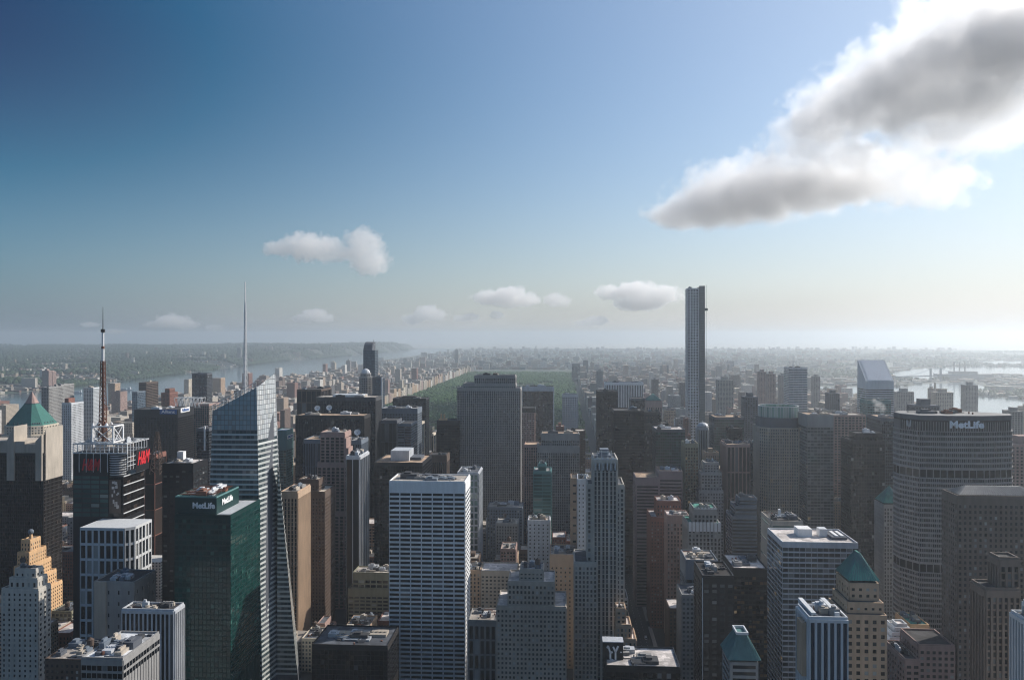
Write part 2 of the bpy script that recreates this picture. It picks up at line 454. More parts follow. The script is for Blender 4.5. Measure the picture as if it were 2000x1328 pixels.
def lettering(text, root, parent, loc, size, mat, face='south', shear=0.0, fat=.02, width=None, align='CENTER', name='lettering', rz=None):
    c = D.curves.new(name, 'FONT'); c.body = text; c.size = size; c.align_x = align; c.align_y = 'CENTER'
    c.extrude = .12; c.offset = size * fat; c.shear = shear; c.fill_mode = 'BOTH'; c.resolution_u = 3
    o = D.objects.new(name, c); C.objects.link(o)
    bpy.context.view_layer.update()
    dg = bpy.context.evaluated_depsgraph_get()
    me = D.meshes.new_from_object(o.evaluated_get(dg))
    w = o.dimensions.x
    D.objects.remove(o)
    me.materials.clear(); me.materials.append(mat)
    o = D.objects.new(name, me); C.objects.link(o)
    o.parent = parent
    r = rz if rz is not None else (0 if face == 'south' else math.pi / 2)
    o.rotation_euler = (math.pi / 2, 0, r)
    base = root.location
    o.location = (loc[0] - base.x, loc[1] - base.y, loc[2] - base.z)
    if width and w > 0: o.scale = (width / w, 1, 1)
    return o

# ------------------------------------------------------------------ the city fabric
AVES = [-1900, -1690, -1445, -1200, -955, -710, -465, -220, 84, 200, 320, 450, 580, 780, 980, 1150]
def vcap(u, Y):
    def pick(*rows):
        for y, v in rows:
            if Y > y: return v
        return 1400
    if u < 560: return pick((1900, 800), (1300, 805), (950, 960), (0, 1180))
    if u < 760: return pick((1500, 795), (1000, 1010), (800, 1130), (0, 1200))
    if u < 1140: return pick((1500, 832), (1000, 995), (850, 1060), (0, 1110))
    if u < 1340: return pick((1600, 800), (1100, 900), (850, 1010), (0, 1160))
    if u < 1500: return pick((1600, 770), (1100, 850), (850, 985), (0, 1130))
    return pick((1700, 765), (1300, 790), (1000, 850), (800, 1150), (0, 1200))
def overlaps(x0, x1, y0, y1, boxes, m=2.5):
    for b in boxes:
        if x0 < b[1] + m and x1 > b[0] - m and y0 < b[3] + m and y1 > b[2] - m: return True
    return False
def make_fill(lmboxes):
    r = random.Random(11)
    # midtown
    for s in range(41, 60):
        yb = ST(s) + 9; ye = ST(s + 1) - 9
        for a, b in zip(AVES[:-1], AVES[1:]):
            x = a + 14
            while x < b - 24:
                w = r.uniform(13, 30) if (a > -230 and s > 43) else r.uniform(18, 46); w = min(w, b - 12 - x)
                if w < 11: break
                for y0, y1 in ((yb, (yb + ye) / 2 - .5), ((yb + ye) / 2 + .5, ye)):
                    xx0, xx1 = x, x + w - .6
                    um, _ = proj((xx0 + xx1) / 2, y0, 30)
                    if um < -320 or um > 2450: continue
                    if y0 < (705 if um < 1110 else 620): continue
                    if overlaps(xx0, xx1, y0, y1, lmboxes): continue
                    h = max(16, min(150, r.lognormvariate(4.15 if -220 < a < 700 else 3.75, .5)))
                    if a < -900: h = max(14, min(110, r.lognormvariate(3.4, .55)))
                    vc = vcap(um, y0)
                    hmax = H - (vc - EYE) * depth((xx0 + xx1) / 2, y0) / F
                    h = min(h, hmax * r.uniform(.8, 1.0))
                    if h < 9: continue
                    FILL.append(dict(b=(xx0, xx1, y0, y1, h), reg='midtown'))
                x += w
    # the wall of apartment blocks on the west edge of the park
    y = 2230
    while y < 7200:
        d = r.uniform(34, 62); h = r.uniform(44, 72)
        tw = r.random() < .16
        FILL.append(dict(b=(-838, -790, y, y + d - 1.5, h), reg='park edge', twin=tw, th=r.uniform(88, 122)))
        y += d + (r.choice((0, 18)) if r.random() < .55 else 0)
    # west side
    for s in range(60, 118):
        yb = ST(s) + 9; ye = ST(s + 1) - 9
        for a, b in ((-1890, -1760), (-1740, -1540), (-1520, -1320), (-1300, -1080), (-1060, -850)):
            x = a
            while x < b - 14:
                w = r.uniform(16, 42); w = min(w, b - x)
                if r.random() < .9:
                    h = r.choice((16, 18, 22, 26, 32, 45, 50)) * r.uniform(.85, 1.2)
                    if r.random() < .045: h = r.uniform(75, 125)
                    FILL.append(dict(b=(x, x + w - .6, yb + r.uniform(0, 3), ye - r.uniform(0, 20), h), reg='west side'))
                x += w
    # east side
    for s in range(60, 120):
        yb = ST(s) + 9; ye = ST(s + 1) - 9
        for a, b in ((100, 188), (212, 310), (330, 440), (460, 570), (590, 770), (790, 970), (990, 1140), (1160, 1330)):
            x = a
            while x < b - 14:
                w = r.uniform(18, 44); w = min(w, b - x)
                if r.random() < .9:
                    h = r.choice((18, 20, 24, 30, 42, 55, 60)) * r.uniform(.85, 1.25)
                    if r.random() < (.07 if a > 440 else .03): h = r.uniform(80, 135)
                    FILL.append(dict(b=(x, x + w - .6, yb + r.uniform(0, 3), ye - r.uniform(0, 20), h), reg='east side'))
                x += w
    # uptown and beyond
    for k in range(5200):
        Y = 7600 + 11500 * r.random() ** 1.3; X = r.uniform(-2250 + (Y - 7600) * .02, 2600 + (Y - 7600) * .55)
        if Y < 9300 and X > 1300 and inwater(X, Y): continue
        if inwater(X, Y): continue
        w = r.uniform(22, 80); d = r.uniform(20, 50); h = r.uniform(12, 26)
        if r.random() < .10: h = r.uniform(40, 75)
        FILL.append(dict(b=(X, X + w, Y, Y + d, h), reg='uptown'))
    # Queens and the far east shore
    for k in range(4200):
        Y = r.uniform(2300, 13000); X = 1650 + r.random() * (Y * .62)
        if inwater(X, Y) or inwater(X + 60, Y + 40): continue
        w = r.uniform(18, 80); d = r.uniform(18, 60); h = r.uniform(7, 17)
        if r.random() < .04: h = r.uniform(30, 60)
        FILL.append(dict(b=(X, X + w, Y, Y + d, h), reg='far shore'))
    # New Jersey bank
    for k in range(3600):
        Y = 2600 + 10500 * r.random() ** 1.5; X = farbank(Y) - 20 - 2600 * r.random() ** 1.6
        um, _ = proj(X, Y, 0)
        if um < -30: continue
        dens = .98 if um < 200 else .5
        if r.random() > dens: continue
        z = hill(X, Y)
        w = r.uniform(14, 44); d = r.uniform(12, 30); h = r.uniform(8, 18)
        if r.random() < .03: h = r.uniform(30, 70)
        if X > farbank(Y) - 160: w *= 2.2; h *= 1.1
        FILL.append(dict(b=(X - w, X, Y, Y + d, z + h), z0=z - 6, reg='far bank'))

HUD_NEAR = [(800, -1905), (4000, -1930), (6000, -2010), (10000, -2330), (14000, -2330), (20000, -2200), (27000, -2000)]
HUD_FAR = [(800, -2900), (3400, -2820), (4200, -3000), (5200, -3060), (7500, -3230), (9800, -3480), (12000, -3330), (16000, -3300), (20000, -3450), (27000, -3600)]
def interp(tab, y):
    for (y0, x0), (y1, x1) in zip(tab[:-1], tab[1:]):
        if y <= y1: return x0 + (x1 - x0) * (max(y, y0) - y0) / (y1 - y0)
    return tab[-1][1]
def farbank(Y): return interp(HUD_FAR, Y)
def nearbank(Y): return interp(HUD_NEAR, Y)
def hill(X, Y):
    """Height of the ground west of the river: a wooded bluff that grows northwards."""
    t = farbank(Y) - X
    if t <= 0: return 0.0
    a = min(1, t / 260.0); a = a * a * (3 - 2 * a)
    top = 38 + max(0, min(1, (Y - 7000) / 7000)) * 95
    wv = 8 * math.sin(X * .0021 + Y * .0013) + 6 * math.sin(X * .0047 - Y * .0031)
    return max(0, a * (top + wv) * (1 - .3 * min(1, t / 6000)))
EAST_W = [
    [(1735, 729), (1800, 720), (1880, 716), (2010, 717), (2010, 733), (1960, 729), (1890, 742), (1800, 741), (1745, 738)],
    [(1735, 775), (1765, 757), (1800, 750), (1900, 747), (1942, 764), (1890, 767), (1838, 772), (1812, 784), (1795, 799), (1740, 806)],
    [(1950, 789), (2020, 787), (2020, 804), (1975, 799)],
    [(1900, 706), (2020, 705), (2020, 710), (1930, 711)],
    [(1420, 741), (1470, 735), (1535, 738), (1530, 746), (1450, 748)],
]
EAST_G = [[ground(u, v) for u, v in p] for p in EAST_W]
# the river between Manhattan and Queens
EAST_G.append([(1420, 500), (2150, 500), (2180, 2600), (2250, 4200), (2100, 5200), (1560, 5200), (1420, 3800)])
def inpoly(x, y, p):
    c = False; j = len(p) - 1
    for i in range(len(p)):
        if (p[i][1] > y) != (p[j][1] > y) and x < (p[j][0] - p[i][0]) * (y - p[i][1]) / (p[j][1] - p[i][1]) + p[i][0]: c = not c
        j = i
    return c
def inwater(X, Y):
    if nearbank(Y) - 10 > X > farbank(Y): return True
    return any(inpoly(X, Y, p) for p in EAST_G)

# ------------------------------------------------------------------ which building shows where (for choosing what is built on its own)
def rasterise():
    buf = np.full((664, 1000), -1, dtype=np.int32)
    items = []
    for i, e in enumerate(LM):
        for t in e['tiers']: items.append((t[3], i, tier_box(t)))
    for k, f in enumerate(FILL): items.append((f['b'][2], 100000 + k, f['b']))
    items.sort(key=lambda q: -q[0])
    for _, i, (x0, x1, y0, y1, z) in items:
        if y0 < 60: continue
        ua, va = proj(x0, y0, z); ub, _ = proj(x1, y0, z)
        uc, vc = proj(x0, y1, z); ud, _ = proj(x1, y1, z)
        a = max(0, int(min(ua, uc) / 2)); b = min(999, int(max(ub, ud) / 2))
        if b < 0 or a > 999 or b < a: continue
        t = max(0, int(min(va, vc) / 2))
        if t > 663: continue
        _, vg = proj((x0 + x1) / 2, y0, 0); g = min(664, int(vg / 2) + 1)
        buf[t:g, a:b + 1] = i
    return buf
# ------------------------------------------------------------------ ground, water, hills, woods
def attr_mat(name, rough=.9):
    return D.materials.new(name)
def ground_mat():
    m, nt, N, Lk, b = nodes('city ground')
    g = N.new('ShaderNodeNewGeometry')
    n1 = N.new('ShaderNodeTexNoise'); n1.inputs['Scale'].default_value = .0016; n1.inputs['Detail'].default_value = 8; n1.inputs['Roughness'].default_value = .65
    Lk.new(g.outputs['Position'], n1.inputs['Vector'])
    cr = N.new('ShaderNodeValToRGB'); e = cr.color_ramp.elements
    e[0].position = .36; e[0].color = (.035, .065, .028, 1); e[1].position = .62; e[1].color = (.15, .14, .125, 1)
    k = e.new(.48); k.color = (.07, .085, .055, 1)
    Lk.new(n1.outputs[0], cr.inputs[0])
    n2 = N.new('ShaderNodeTexVoronoi'); n2.inputs['Scale'].default_value = .03
    Lk.new(g.outputs['Position'], n2.inputs['Vector'])
    sepc = N.new('ShaderNodeSeparateColor'); Lk.new(n2.outputs['Color'], sepc.inputs[0])
    mr = N.new('ShaderNodeMapRange'); mr.inputs[3].default_value = .45; mr.inputs[4].default_value = 1.6
    Lk.new(sepc.outputs[0], mr.inputs[0])
    sv = N.new('ShaderNodeVectorMath'); sv.operation = 'SCALE'; Lk.new(cr.outputs[0], sv.inputs[0]); Lk.new(mr.outputs[0], sv.inputs['Scale'])
    # the paved middle of the island
    sp = N.new('ShaderNodeSeparateXYZ'); Lk.new(g.outputs['Position'], sp.inputs[0])
    my = N.new('ShaderNodeMapRange'); my.inputs[1].default_value = 2000; my.inputs[2].default_value = 7600
    Lk.new(sp.outputs['Y'], my.inputs[0])
    mx = N.new('ShaderNodeMix'); mx.data_type = 'RGBA'
    mx.inputs['A'].default_value = (.045, .045, .047, 1)
    Lk.new(my.outputs[0], mx.inputs['Factor']); Lk.new(sv.outputs[0], mx.inputs['B'])
    Lk.new(mx.outputs['Result'], b.inputs['Base Color']); b.inputs['Roughness'].default_value = .9
    return m
def build_ground():
    bm = MB(); R = [0, 400, 1500, 4000, 9000, 14000, 20500]; n = 96
    for a, c in zip(R[:-1], R[1:]):
        for i in range(n):
            t0, t1 = 2 * math.pi * i / n, 2 * math.pi * (i + 1) / n
            p = [(a * math.cos(t0), a * math.sin(t0), 0), (c * math.cos(t0), c * math.sin(t0), 0), (c * math.cos(t1), c * math.sin(t1), 0), (a * math.cos(t1), a * math.sin(t1), 0)]
            bm.poly(p if a else [p[0], p[1], p[2]])
    o = bm.build('ground', ground_mat()); o['kind'] = 'structure'; o['label'] = 'paved and built-up ground reaching to the hazy horizon'
    # water
    m, nt, N, Lk, b = nodes('river water')
    b.inputs['Base Color'].default_value = (.035, .06, .075, 1); b.inputs['Roughness'].default_value = .12
    b.inputs['Specular IOR Level'].default_value = .5
    g = N.new('ShaderNodeNewGeometry'); w = N.new('ShaderNodeTexNoise'); w.inputs['Scale'].default_value = .05; w.inputs['Detail'].default_value = 5
    Lk.new(g.outputs['Position'], w.inputs['Vector']); bp = N.new('ShaderNodeBump'); bp.inputs['Strength'].default_value = .10; bp.inputs['Distance'].default_value = .5
    Lk.new(w.outputs[0], bp.inputs['Height']); Lk.new(bp.outputs[0], b.inputs['Normal'])
    ys = [800, 1600, 2400, 3400, 4200, 5200, 6000, 7500, 9800, 10000, 12000, 14000, 16000, 19600]
    wb = MB()
    for y0, y1 in zip(ys[:-1], ys[1:]): wb.quad((farbank(y0), y0, .6), (nearbank(y0), y0, .6), (nearbank(y1), y1, .6), (farbank(y1), y1, .6))
    o = wb.build('river_water', m); o['kind'] = 'structure'; o['label'] = 'broad blue grey river beyond the western blocks'
    for i, p in enumerate(EAST_G):
        wb = MB(); wb.poly([(x, y, .6 + .25 * i) for x, y in (p if sum((p[j][0] * p[(j + 1) % len(p)][1] - p[(j + 1) % len(p)][0] * p[j][1]) for j in range(len(p))) > 0 else p[::-1])])
        o = wb.build('river_water', m); o['kind'] = 'structure'; o['label'] = 'bright stretch of river east of the island'
    # hills west of the river
    xs = np.linspace(0, 9000, 70) ** 1.0; ysr = np.concatenate([np.linspace(900, 14000, 120), np.linspace(14300, 19000, 22)])
    hb = MB(); idx = {}
    for j, y in enumerate(ysr):
        for i, t in enumerate(xs):
            tt = (t / 9000) ** 2 * 9000
            X = farbank(y) - tt
            idx[i, j] = len(hb.v); hb.v.append((X, float(y), hill(X, y) + (.3 if i else 0)))
    for j in range(len(ysr) - 1):
        for i in range(len(xs) - 1): hb.f.append((idx[i + 1, j], idx[i, j], idx[i, j + 1], idx[i + 1, j + 1]))
    m, nt, N, Lk, b = nodes('wooded bluff')
    g = N.new('ShaderNodeNewGeometry'); n1 = N.new('ShaderNodeTexNoise'); n1.inputs['Scale'].default_value = .006; n1.inputs['Detail'].default_value = 8
    Lk.new(g.outputs['Position'], n1.inputs['Vector']); cr = N.new('ShaderNodeValToRGB'); e = cr.color_ramp.elements
    e[0].position = .4; e[0].color = (.022, .045, .022, 1); e[1].position = .68; e[1].color = (.12, .115, .095, 1)
    Lk.new(n1.outputs[0], cr.inputs[0]); Lk.new(cr.outputs[0], b.inputs['Base Color']); b.inputs['Roughness'].default_value = .95
    o = hb.build('hills', m, smooth=True); o['kind'] = 'structure'; o['label'] = 'wooded hills rising along the far bank of the river'
def leaf_mat(name, c0, c1):
    m, nt, N, Lk, b = nodes(name)
    g = N.new('ShaderNodeNewGeometry'); cr = N.new('ShaderNodeValToRGB'); e = cr.color_ramp.elements
    e[0].color = (*c0, 1); e[1].color = (*c1, 1)
    nz = N.new('ShaderNodeTexNoise'); nz.inputs['Scale'].default_value = .012; nz.inputs['Detail'].default_value = 4; Lk.new(g.outputs['Position'], nz.inputs['Vector'])
    av = N.new('ShaderNodeMath'); av.operation = 'MULTIPLY_ADD'; av.inputs[1].default_value = .55; Lk.new(g.outputs['Random Per Island'], av.inputs[0])
    sb = N.new('ShaderNodeMath'); sb.operation = 'MULTIPLY_ADD'; sb.inputs[1].default_value = 1.8; sb.inputs[2].default_value = -.68; Lk.new(nz.outputs[0], sb.inputs[0]); Lk.new(sb.outputs[0], av.inputs[2])
    Lk.new(av.outputs[0], cr.inputs[0]); Lk.new(cr.outputs[0], b.inputs['Base Color'])
    b.inputs['Roughness'].default_value = .8; b.inputs['Specular IOR Level'].default_value = .15
    return m
def canopy(name, label, pts, mat, rng):
    """A wood as one mass: every crown a ragged faceted clump with its own size, squash and turn."""
    t = (1 + 5 ** .5) / 2
    ico = np.array([(-1, t, 0), (1, t, 0), (-1, -t, 0), (1, -t, 0), (0, -1, t), (0, 1, t), (0, -1, -t), (0, 1, -t), (t, 0, -1), (t, 0, 1), (-t, 0, -1), (-t, 0, 1)]) / math.sqrt(1 + t * t)
    fc = np.array([(0, 11, 5), (0, 5, 1), (0, 1, 7), (0, 7, 10), (0, 10, 11), (1, 5, 9), (5, 11, 4), (11, 10, 2), (10, 7, 6), (7, 1, 8), (3, 9, 4), (3, 4, 2), (3, 2, 6), (3, 6, 8), (3, 8, 9), (4, 9, 5), (2, 4, 11), (6, 2, 10), (8, 6, 7), (9, 8, 1)])
    n = len(pts); pts = np.array(pts)
    r = pts[:, 3]
    a = rng.uniform(0, 6.28, n)
    v = np.repeat(ico[None], n, 0) * rng.uniform(.6, 1.35, (n, 12, 1))
    ca, sa = np.cos(a)[:, None], np.sin(a)[:, None]
    x = v[..., 0] * ca - v[..., 1] * sa; y = v[..., 0] * sa + v[..., 1] * ca
    V = np.stack([x * r[:, None] + pts[:, 0:1], y * r[:, None] + pts[:, 1:2], v[..., 2] * r[:, None] * rng.uniform(.7, 1.2, (n, 1)) + pts[:, 2:3]], -1).reshape(-1, 3)
    Fc = (fc[None] + (np.arange(n) * 12)[:, None, None]).reshape(-1, 3)
    me = D.meshes.new(name)
    me.vertices.add(len(V)); me.vertices.foreach_set('co', V.astype(np.float32).ravel())
    me.loops.add(len(Fc) * 3); me.loops.foreach_set('vertex_index', Fc.astype(np.int32).ravel())
    me.polygons.add(len(Fc)); me.polygons.foreach_set('loop_start', np.arange(0, len(Fc) * 3, 3, dtype=np.int32))
    me.update(calc_edges=True); me.validate()
    me.materials.append(mat)
    o = D.objects.new(name, me); C.objects.link(o); o['kind'] = 'stuff'; o['label'] = label
    return o
def build_woods():
    rng = np.random.default_rng(5)
    # the park: trees from its south end to its north end, with lawns and two lakes left open
    lakes = [(-480, 3650, 130, 70), (-330, 5000, 220, 260), (-150, 2250, 90, 70), (-520, 2850, 90, 90), (-300, 3150, 110, 60), (-200, 4350, 80, 120)]
    lawns = [(-600, 3300, 70, 90), (-420, 4200, 110, 130), (-620, 4700, 80, 150), (-150, 3900, 70, 120), (-330, 2650, 100, 90), (-480, 5900, 150, 130), (-120, 5300, 60, 180), (-650, 2400, 60, 70)]
    P_ = []
    while len(P_) < 21000:
        x = rng.uniform(-775, 68); y = 2070 + 4700 * rng.random()
        if any(((x - a) / c) ** 2 + ((y - b) / d) ** 2 < 1 for a, b, c, d in lakes): continue
        if any(((x - a) / c) ** 2 + ((y - b) / d) ** 2 < 1 + .5 * math.sin(x * .05 + y * .03) for a, b, c, d in lawns): continue
        r = rng.uniform(4.5, 9.5); P_.append((x, y, rng.uniform(8, 17), r))
    canopy('park_woodland', 'green tree canopy of the long park beyond the towers', P_, leaf_mat('park leaves', (.020, .066, .014), (.070, .14, .030)), rng)
    g = MB(); g.quad((-780, 2060, .9), (74, 2060, .9), (74, 6790, .9), (-780, 6790, .9))
    m, nt, N, Lk, b = nodes('park grass'); b.inputs['Base Color'].default_value = (.07, .105, .035, 1); b.inputs['Roughness'].default_value = .9
    nz = N.new('ShaderNodeTexNoise'); nz.inputs['Scale'].default_value = .02; ge = N.new('ShaderNodeNewGeometry'); Lk.new(ge.outputs['Position'], nz.inputs['Vector'])
    cr = N.new('ShaderNodeValToRGB'); cr.color_ramp.elements[0].color = (.045, .075, .025, 1); cr.color_ramp.elements[1].color = (.12, .15, .06, 1); Lk.new(nz.outputs[0], cr.inputs[0]); Lk.new(cr.outputs[0], b.inputs['Base Color'])
    o = g.build('lawn', m); o['kind'] = 'structure'; o['label'] = 'grass of the long park under its trees'
    wm = D.materials['river water']
    for a, b_, c, d in (lakes[0], lakes[1]):
        w = MB(); w.poly([(a + c * .8 * math.cos(t), b_ + d * .8 * math.sin(t), 1.3) for t in np.linspace(0, 6.28, 28)[:-1]])
        o = w.build('lake_water', wm); o['kind'] = 'structure'; o['label'] = 'small lake among the park trees'
    # woods on the far bank
    Q = []
    while len(Q) < 17000:
        y = 2600 + 15000 * rng.random() ** 1.4; t = 9000 * rng.random() ** 2.2; x = farbank(y) - t - 15
        u, _ = proj(x, y, 0)
        if u < -40: continue
        if math.sin(x * .004 + y * .0023) + math.sin(x * .0017 - y * .005) < -.5: continue
        r = rng.uniform(7, 15) * (1 + y / 16000); Q.append((x, y, hill(x, y) + r * .6, r))
    canopy('hillside_woodland', 'dark green woods covering the hills across the river', Q, leaf_mat('hill leaves', (.018, .040, .020), (.05, .08, .035)), rng)
    R_ = []
    while len(R_) < 7000:
        y = rng.uniform(4200, 16000); x = rng.uniform(300, 2300 + y * .45)
        if y < 7600 and x < 1500: continue
        if inwater(x, y): continue
        if math.sin(x * .003 + 1) + math.sin(y * .0026 + x * .0012) < .2: continue
        r = rng.uniform(7, 14) * (1 + y / 16000); R_.append((x, y, r * .6, r))
    canopy('shoreline_woodland', 'hazy green tree cover on the islands and shores to the east', R_, leaf_mat('shore leaves', (.022, .045, .022), (.055, .085, .04)), rng)

# ------------------------------------------------------------------ clouds and steam
def cloud(name, label, cat, blobs, dens, amp, nscale, step, seed, aniso=.55, grow=1.3, group=None, detail=5, edge=.24):
    """One closed hull round a clump of ellipsoids; inside it a volume whose density falls off towards a ragged edge."""
    cx = sum(b[0] for b in blobs) / len(blobs); cy = sum(b[1] for b in blobs) / len(blobs); cz = sum(b[2] for b in blobs) / len(blobs)
    bm = bmesh.new()
    for (x, y, z, rx, ry, rz) in blobs:
        mat = Matrix.Translation((x - cx, y - cy, z - cz)) @ Matrix.Diagonal((rx * grow, ry * grow, rz * grow, 1))
        bmesh.ops.create_icosphere(bm, subdivisions=3, radius=1.0, matrix=mat)
    me = D.meshes.new(name); bm.to_mesh(me); bm.free()
    o = D.objects.new(name, me); C.objects.link(o); o.location = (cx, cy, cz)
    md = o.modifiers.new('join', 'REMESH'); md.mode = 'VOXEL'; md.voxel_size = max(min(b[3:6]) for b in blobs) * .16
    bpy.context.view_layer.update()
    me2 = D.meshes.new_from_object(o.evaluated_get(bpy.context.evaluated_depsgraph_get()))
    o.modifiers.clear(); o.data = me2
    m = D.materials.new(name + ' vapour'); m.use_nodes = True
    nt = m.node_tree; N = nt.nodes; Lk = nt.links
    N.remove(N['Principled BSDF'])
    tc = N.new('ShaderNodeTexCoord')
    S = max(b[3] for b in blobs)
    # warp the position so the outline breaks up
    best = None
    for (x, y, z, rx, ry, rz) in blobs:
        mp = N.new('ShaderNodeVectorMath'); mp.operation = 'MULTIPLY_ADD'
        mp.inputs[1].default_value = (1 / rx, 1 / ry, 1 / rz); mp.inputs[2].default_value = (-(x - cx) / rx, -(y - cy) / ry, -(z - cz) / rz)
        Lk.new(tc.outputs['Object'], mp.inputs[0])
        ln = N.new('ShaderNodeVectorMath'); ln.operation = 'LENGTH'; Lk.new(mp.outputs[0], ln.inputs[0])
        if best is None: best = ln.outputs['Value']
        else:
            mn = N.new('ShaderNodeMath'); mn.operation = 'SMOOTH_MIN'; mn.inputs[2].default_value = .35
            Lk.new(best, mn.inputs[0]); Lk.new(ln.outputs['Value'], mn.inputs[1]); best = mn.outputs[0]
    nz = N.new('ShaderNodeTexNoise'); nz.inputs['Scale'].default_value = nscale / S; nz.inputs['Detail'].default_value = detail; nz.inputs['Roughness'].default_value = .55
    ad = N.new('ShaderNodeVectorMath'); ad.inputs[1].default_value = (seed * 137.0, seed * 71.0, 0)
    Lk.new(tc.outputs['Object'], ad.inputs[0]); Lk.new(ad.outputs[0], nz.inputs['Vector'])
    # density = clamp(1 - d + (noise - .5) * amp)
    a = N.new('ShaderNodeMath'); a.operation = 'MULTIPLY_ADD'; a.inputs[1].default_value = amp; a.inputs[2].default_value = 1 - amp * .5
    Lk.new(nz.outputs[0], a.inputs[0])
    s = N.new('ShaderNodeMath'); s.operation = 'SUBTRACT'; Lk.new(a.outputs[0], s.inputs[0]); Lk.new(best, s.inputs[1])
    mr = N.new('ShaderNodeMapRange'); mr.interpolation_type = 'SMOOTHSTEP'; mr.inputs[1].default_value = .0; mr.inputs[2].default_value = edge; mr.inputs[3].default_value = 0; mr.inputs[4].default_value = dens
    Lk.new(s.outputs[0], mr.inputs[0])
    pv = N.new('ShaderNodeVolumePrincipled'); pv.inputs['Color'].default_value = (.98, .98, .985, 1); pv.inputs['Anisotropy'].default_value = aniso
    Lk.new(mr.outputs[0], pv.inputs['Density']); Lk.new(pv.outputs[0], N['Material Output'].inputs['Volume'])
    try: m.cycles.volume_step_rate = step
    except Exception: pass
    o.data.materials.clear(); o.data.materials.append(m)
    tag(o, label, cat, group)
    return o
def cb(u, v, Y, ru, rv, k=.9):
    p = P(u, v, Y); s = depth(p.x, Y) / F
    return (p.x, p.y, p.z, ru * s, ru * s * k, rv * s)
def build_clouds():
    Y0 = lambda u: 4300 - (u - 1335) * 1.55
    def row(l): return [cb(u, v, Y0(u), a, b) for u, v, a, b in l]
    core = row([(1330, 423, 62, 22), (1400, 402, 88, 40), (1490, 384, 100, 50), (1580, 372, 95, 42), (1660, 365, 70, 30),
                (1610, 238, 62, 40), (1690, 208, 95, 52), (1780, 175, 115, 66), (1872, 130, 122, 66), (1992, 88, 140, 78), (1880, 198, 110, 34)])
    veil = row([(1345, 415, 82, 36), (1430, 375, 112, 62), (1530, 345, 112, 68), (1620, 325, 110, 76), (1720, 338, 125, 66), (1810, 358, 100, 50),
                (1575, 262, 75, 64), (1640, 205, 95, 62), (1730, 160, 115, 76), (1820, 95, 115, 84), (1920, 40, 150, 110), (1860, 250, 140, 60), (1985, 205, 130, 78), (2040, 60, 150, 130)])
    o = cloud('cloud', 'huge cumulus bank with white rims and grey belly in the upper right sky', 'cloud', [(x, y, z, p * 1.22, q * 1.1, s * 1.25) for x, y, z, p, q, s in core], .0098, 1.15, 3.2, .075, 1, detail=8, edge=.46)
    o2 = cloud('veil', None, None, veil, .0052, 2.0, 3.6, .065, 3, detail=9, edge=.26, aniso=.6)
    o2.parent = o; o2.location = o2.location - o.location
    G_ = 'small cumulus puffs above the horizon'
    cloud('cloud', 'largest of the small white puffs, a double lump alone in the blue left sky', 'cloud',
          [cb(545, 486, 9000, 34, 16), cb(600, 482, 9000, 55, 30), cb(636, 486, 9000, 40, 28), cb(670, 494, 9000, 34, 18), cb(710, 480, 9000, 42, 36), cb(722, 512, 9000, 44, 26)], .0055, 1.7, 3.2, .15, 2, group=G_, edge=.2)
    small = [('flat bottomed white puff right of middle, above the grid fronted tall slab', [(960, 582, 40, 16), (995, 580, 45, 22), (1025, 586, 35, 14)], 3),
             ('wide broken white puff just left of the tall square gridded tower', [(1195, 572, 34, 16), (1240, 570, 50, 22), (1290, 575, 45, 20), (1250, 594, 55, 14)], 4),
             ('small white puff with a grey left tip over the park', [(806, 624, 22, 12), (835, 611, 28, 17), (855, 616, 22, 12)], 5),
             ('white puff over the river bank left of the glass tower mast', [(305, 634, 26, 9), (338, 628, 38, 15), (365, 634, 26, 11)], 6),
             ('white puff right of the glass tower mast', [(590, 622, 22, 10), (615, 616, 30, 14), (635, 622, 20, 9)], 7),
             ('faint small puff low in front of the tall square gridded tower', [(1140, 632, 20, 8), (1165, 627, 25, 11)], 8),
             ('tiny round puff between two wider puffs in mid sky', [(1085, 586, 26, 15), (1100, 590, 18, 11)], 9),
             ('tiny flat puff left of the slab with many piers', [(900, 622, 18, 8), (920, 620, 20, 9), (970, 615, 16, 9)], 10),
             ('tiny bright puff just left of the lattice mast base sky', [(412, 640, 14, 7), (424, 641, 14, 7)], 11),
             ('thin faint wisp beside the dark striped mast', [(225, 647, 24, 5), (175, 634, 20, 6)], 12)]
    for lab, bl, sd in small:
        cloud('cloud', lab, 'cloud', [cb(u, v, 14000, a, b) for u, v, a, b in bl], .005, 1.6, 3.0, .18, sd, group=G_, detail=6, edge=.18)
    for lab, pts, dn in (('white steam plume rising from the dark tower before the slanted roof tower', [(1712, 800, 1060, 8, 7), (1716, 790, 1060, 12, 10), (1724, 797, 1060, 9, 12), (1708, 783, 1060, 9, 6)], .05),
                         ('white steam plume at the shoulder of the pointed glass tower', [(432, 776, 760, 6, 6), (437, 768, 760, 7, 8), (442, 758, 760, 6, 7), (440, 772, 760, 8, 6)], .07),
                         ('thin grey steam wisp over the broad dark slab', [(645, 838, 1060, 7, 8), (650, 825, 1060, 6, 8)], .03)):
        cloud('steam_plume', lab, 'steam', [cb(a, b, y, c, d) for a, b, y, c, d in pts], dn, 1.6, 2.4, .2, 20 + len(pts), detail=6, edge=.9)
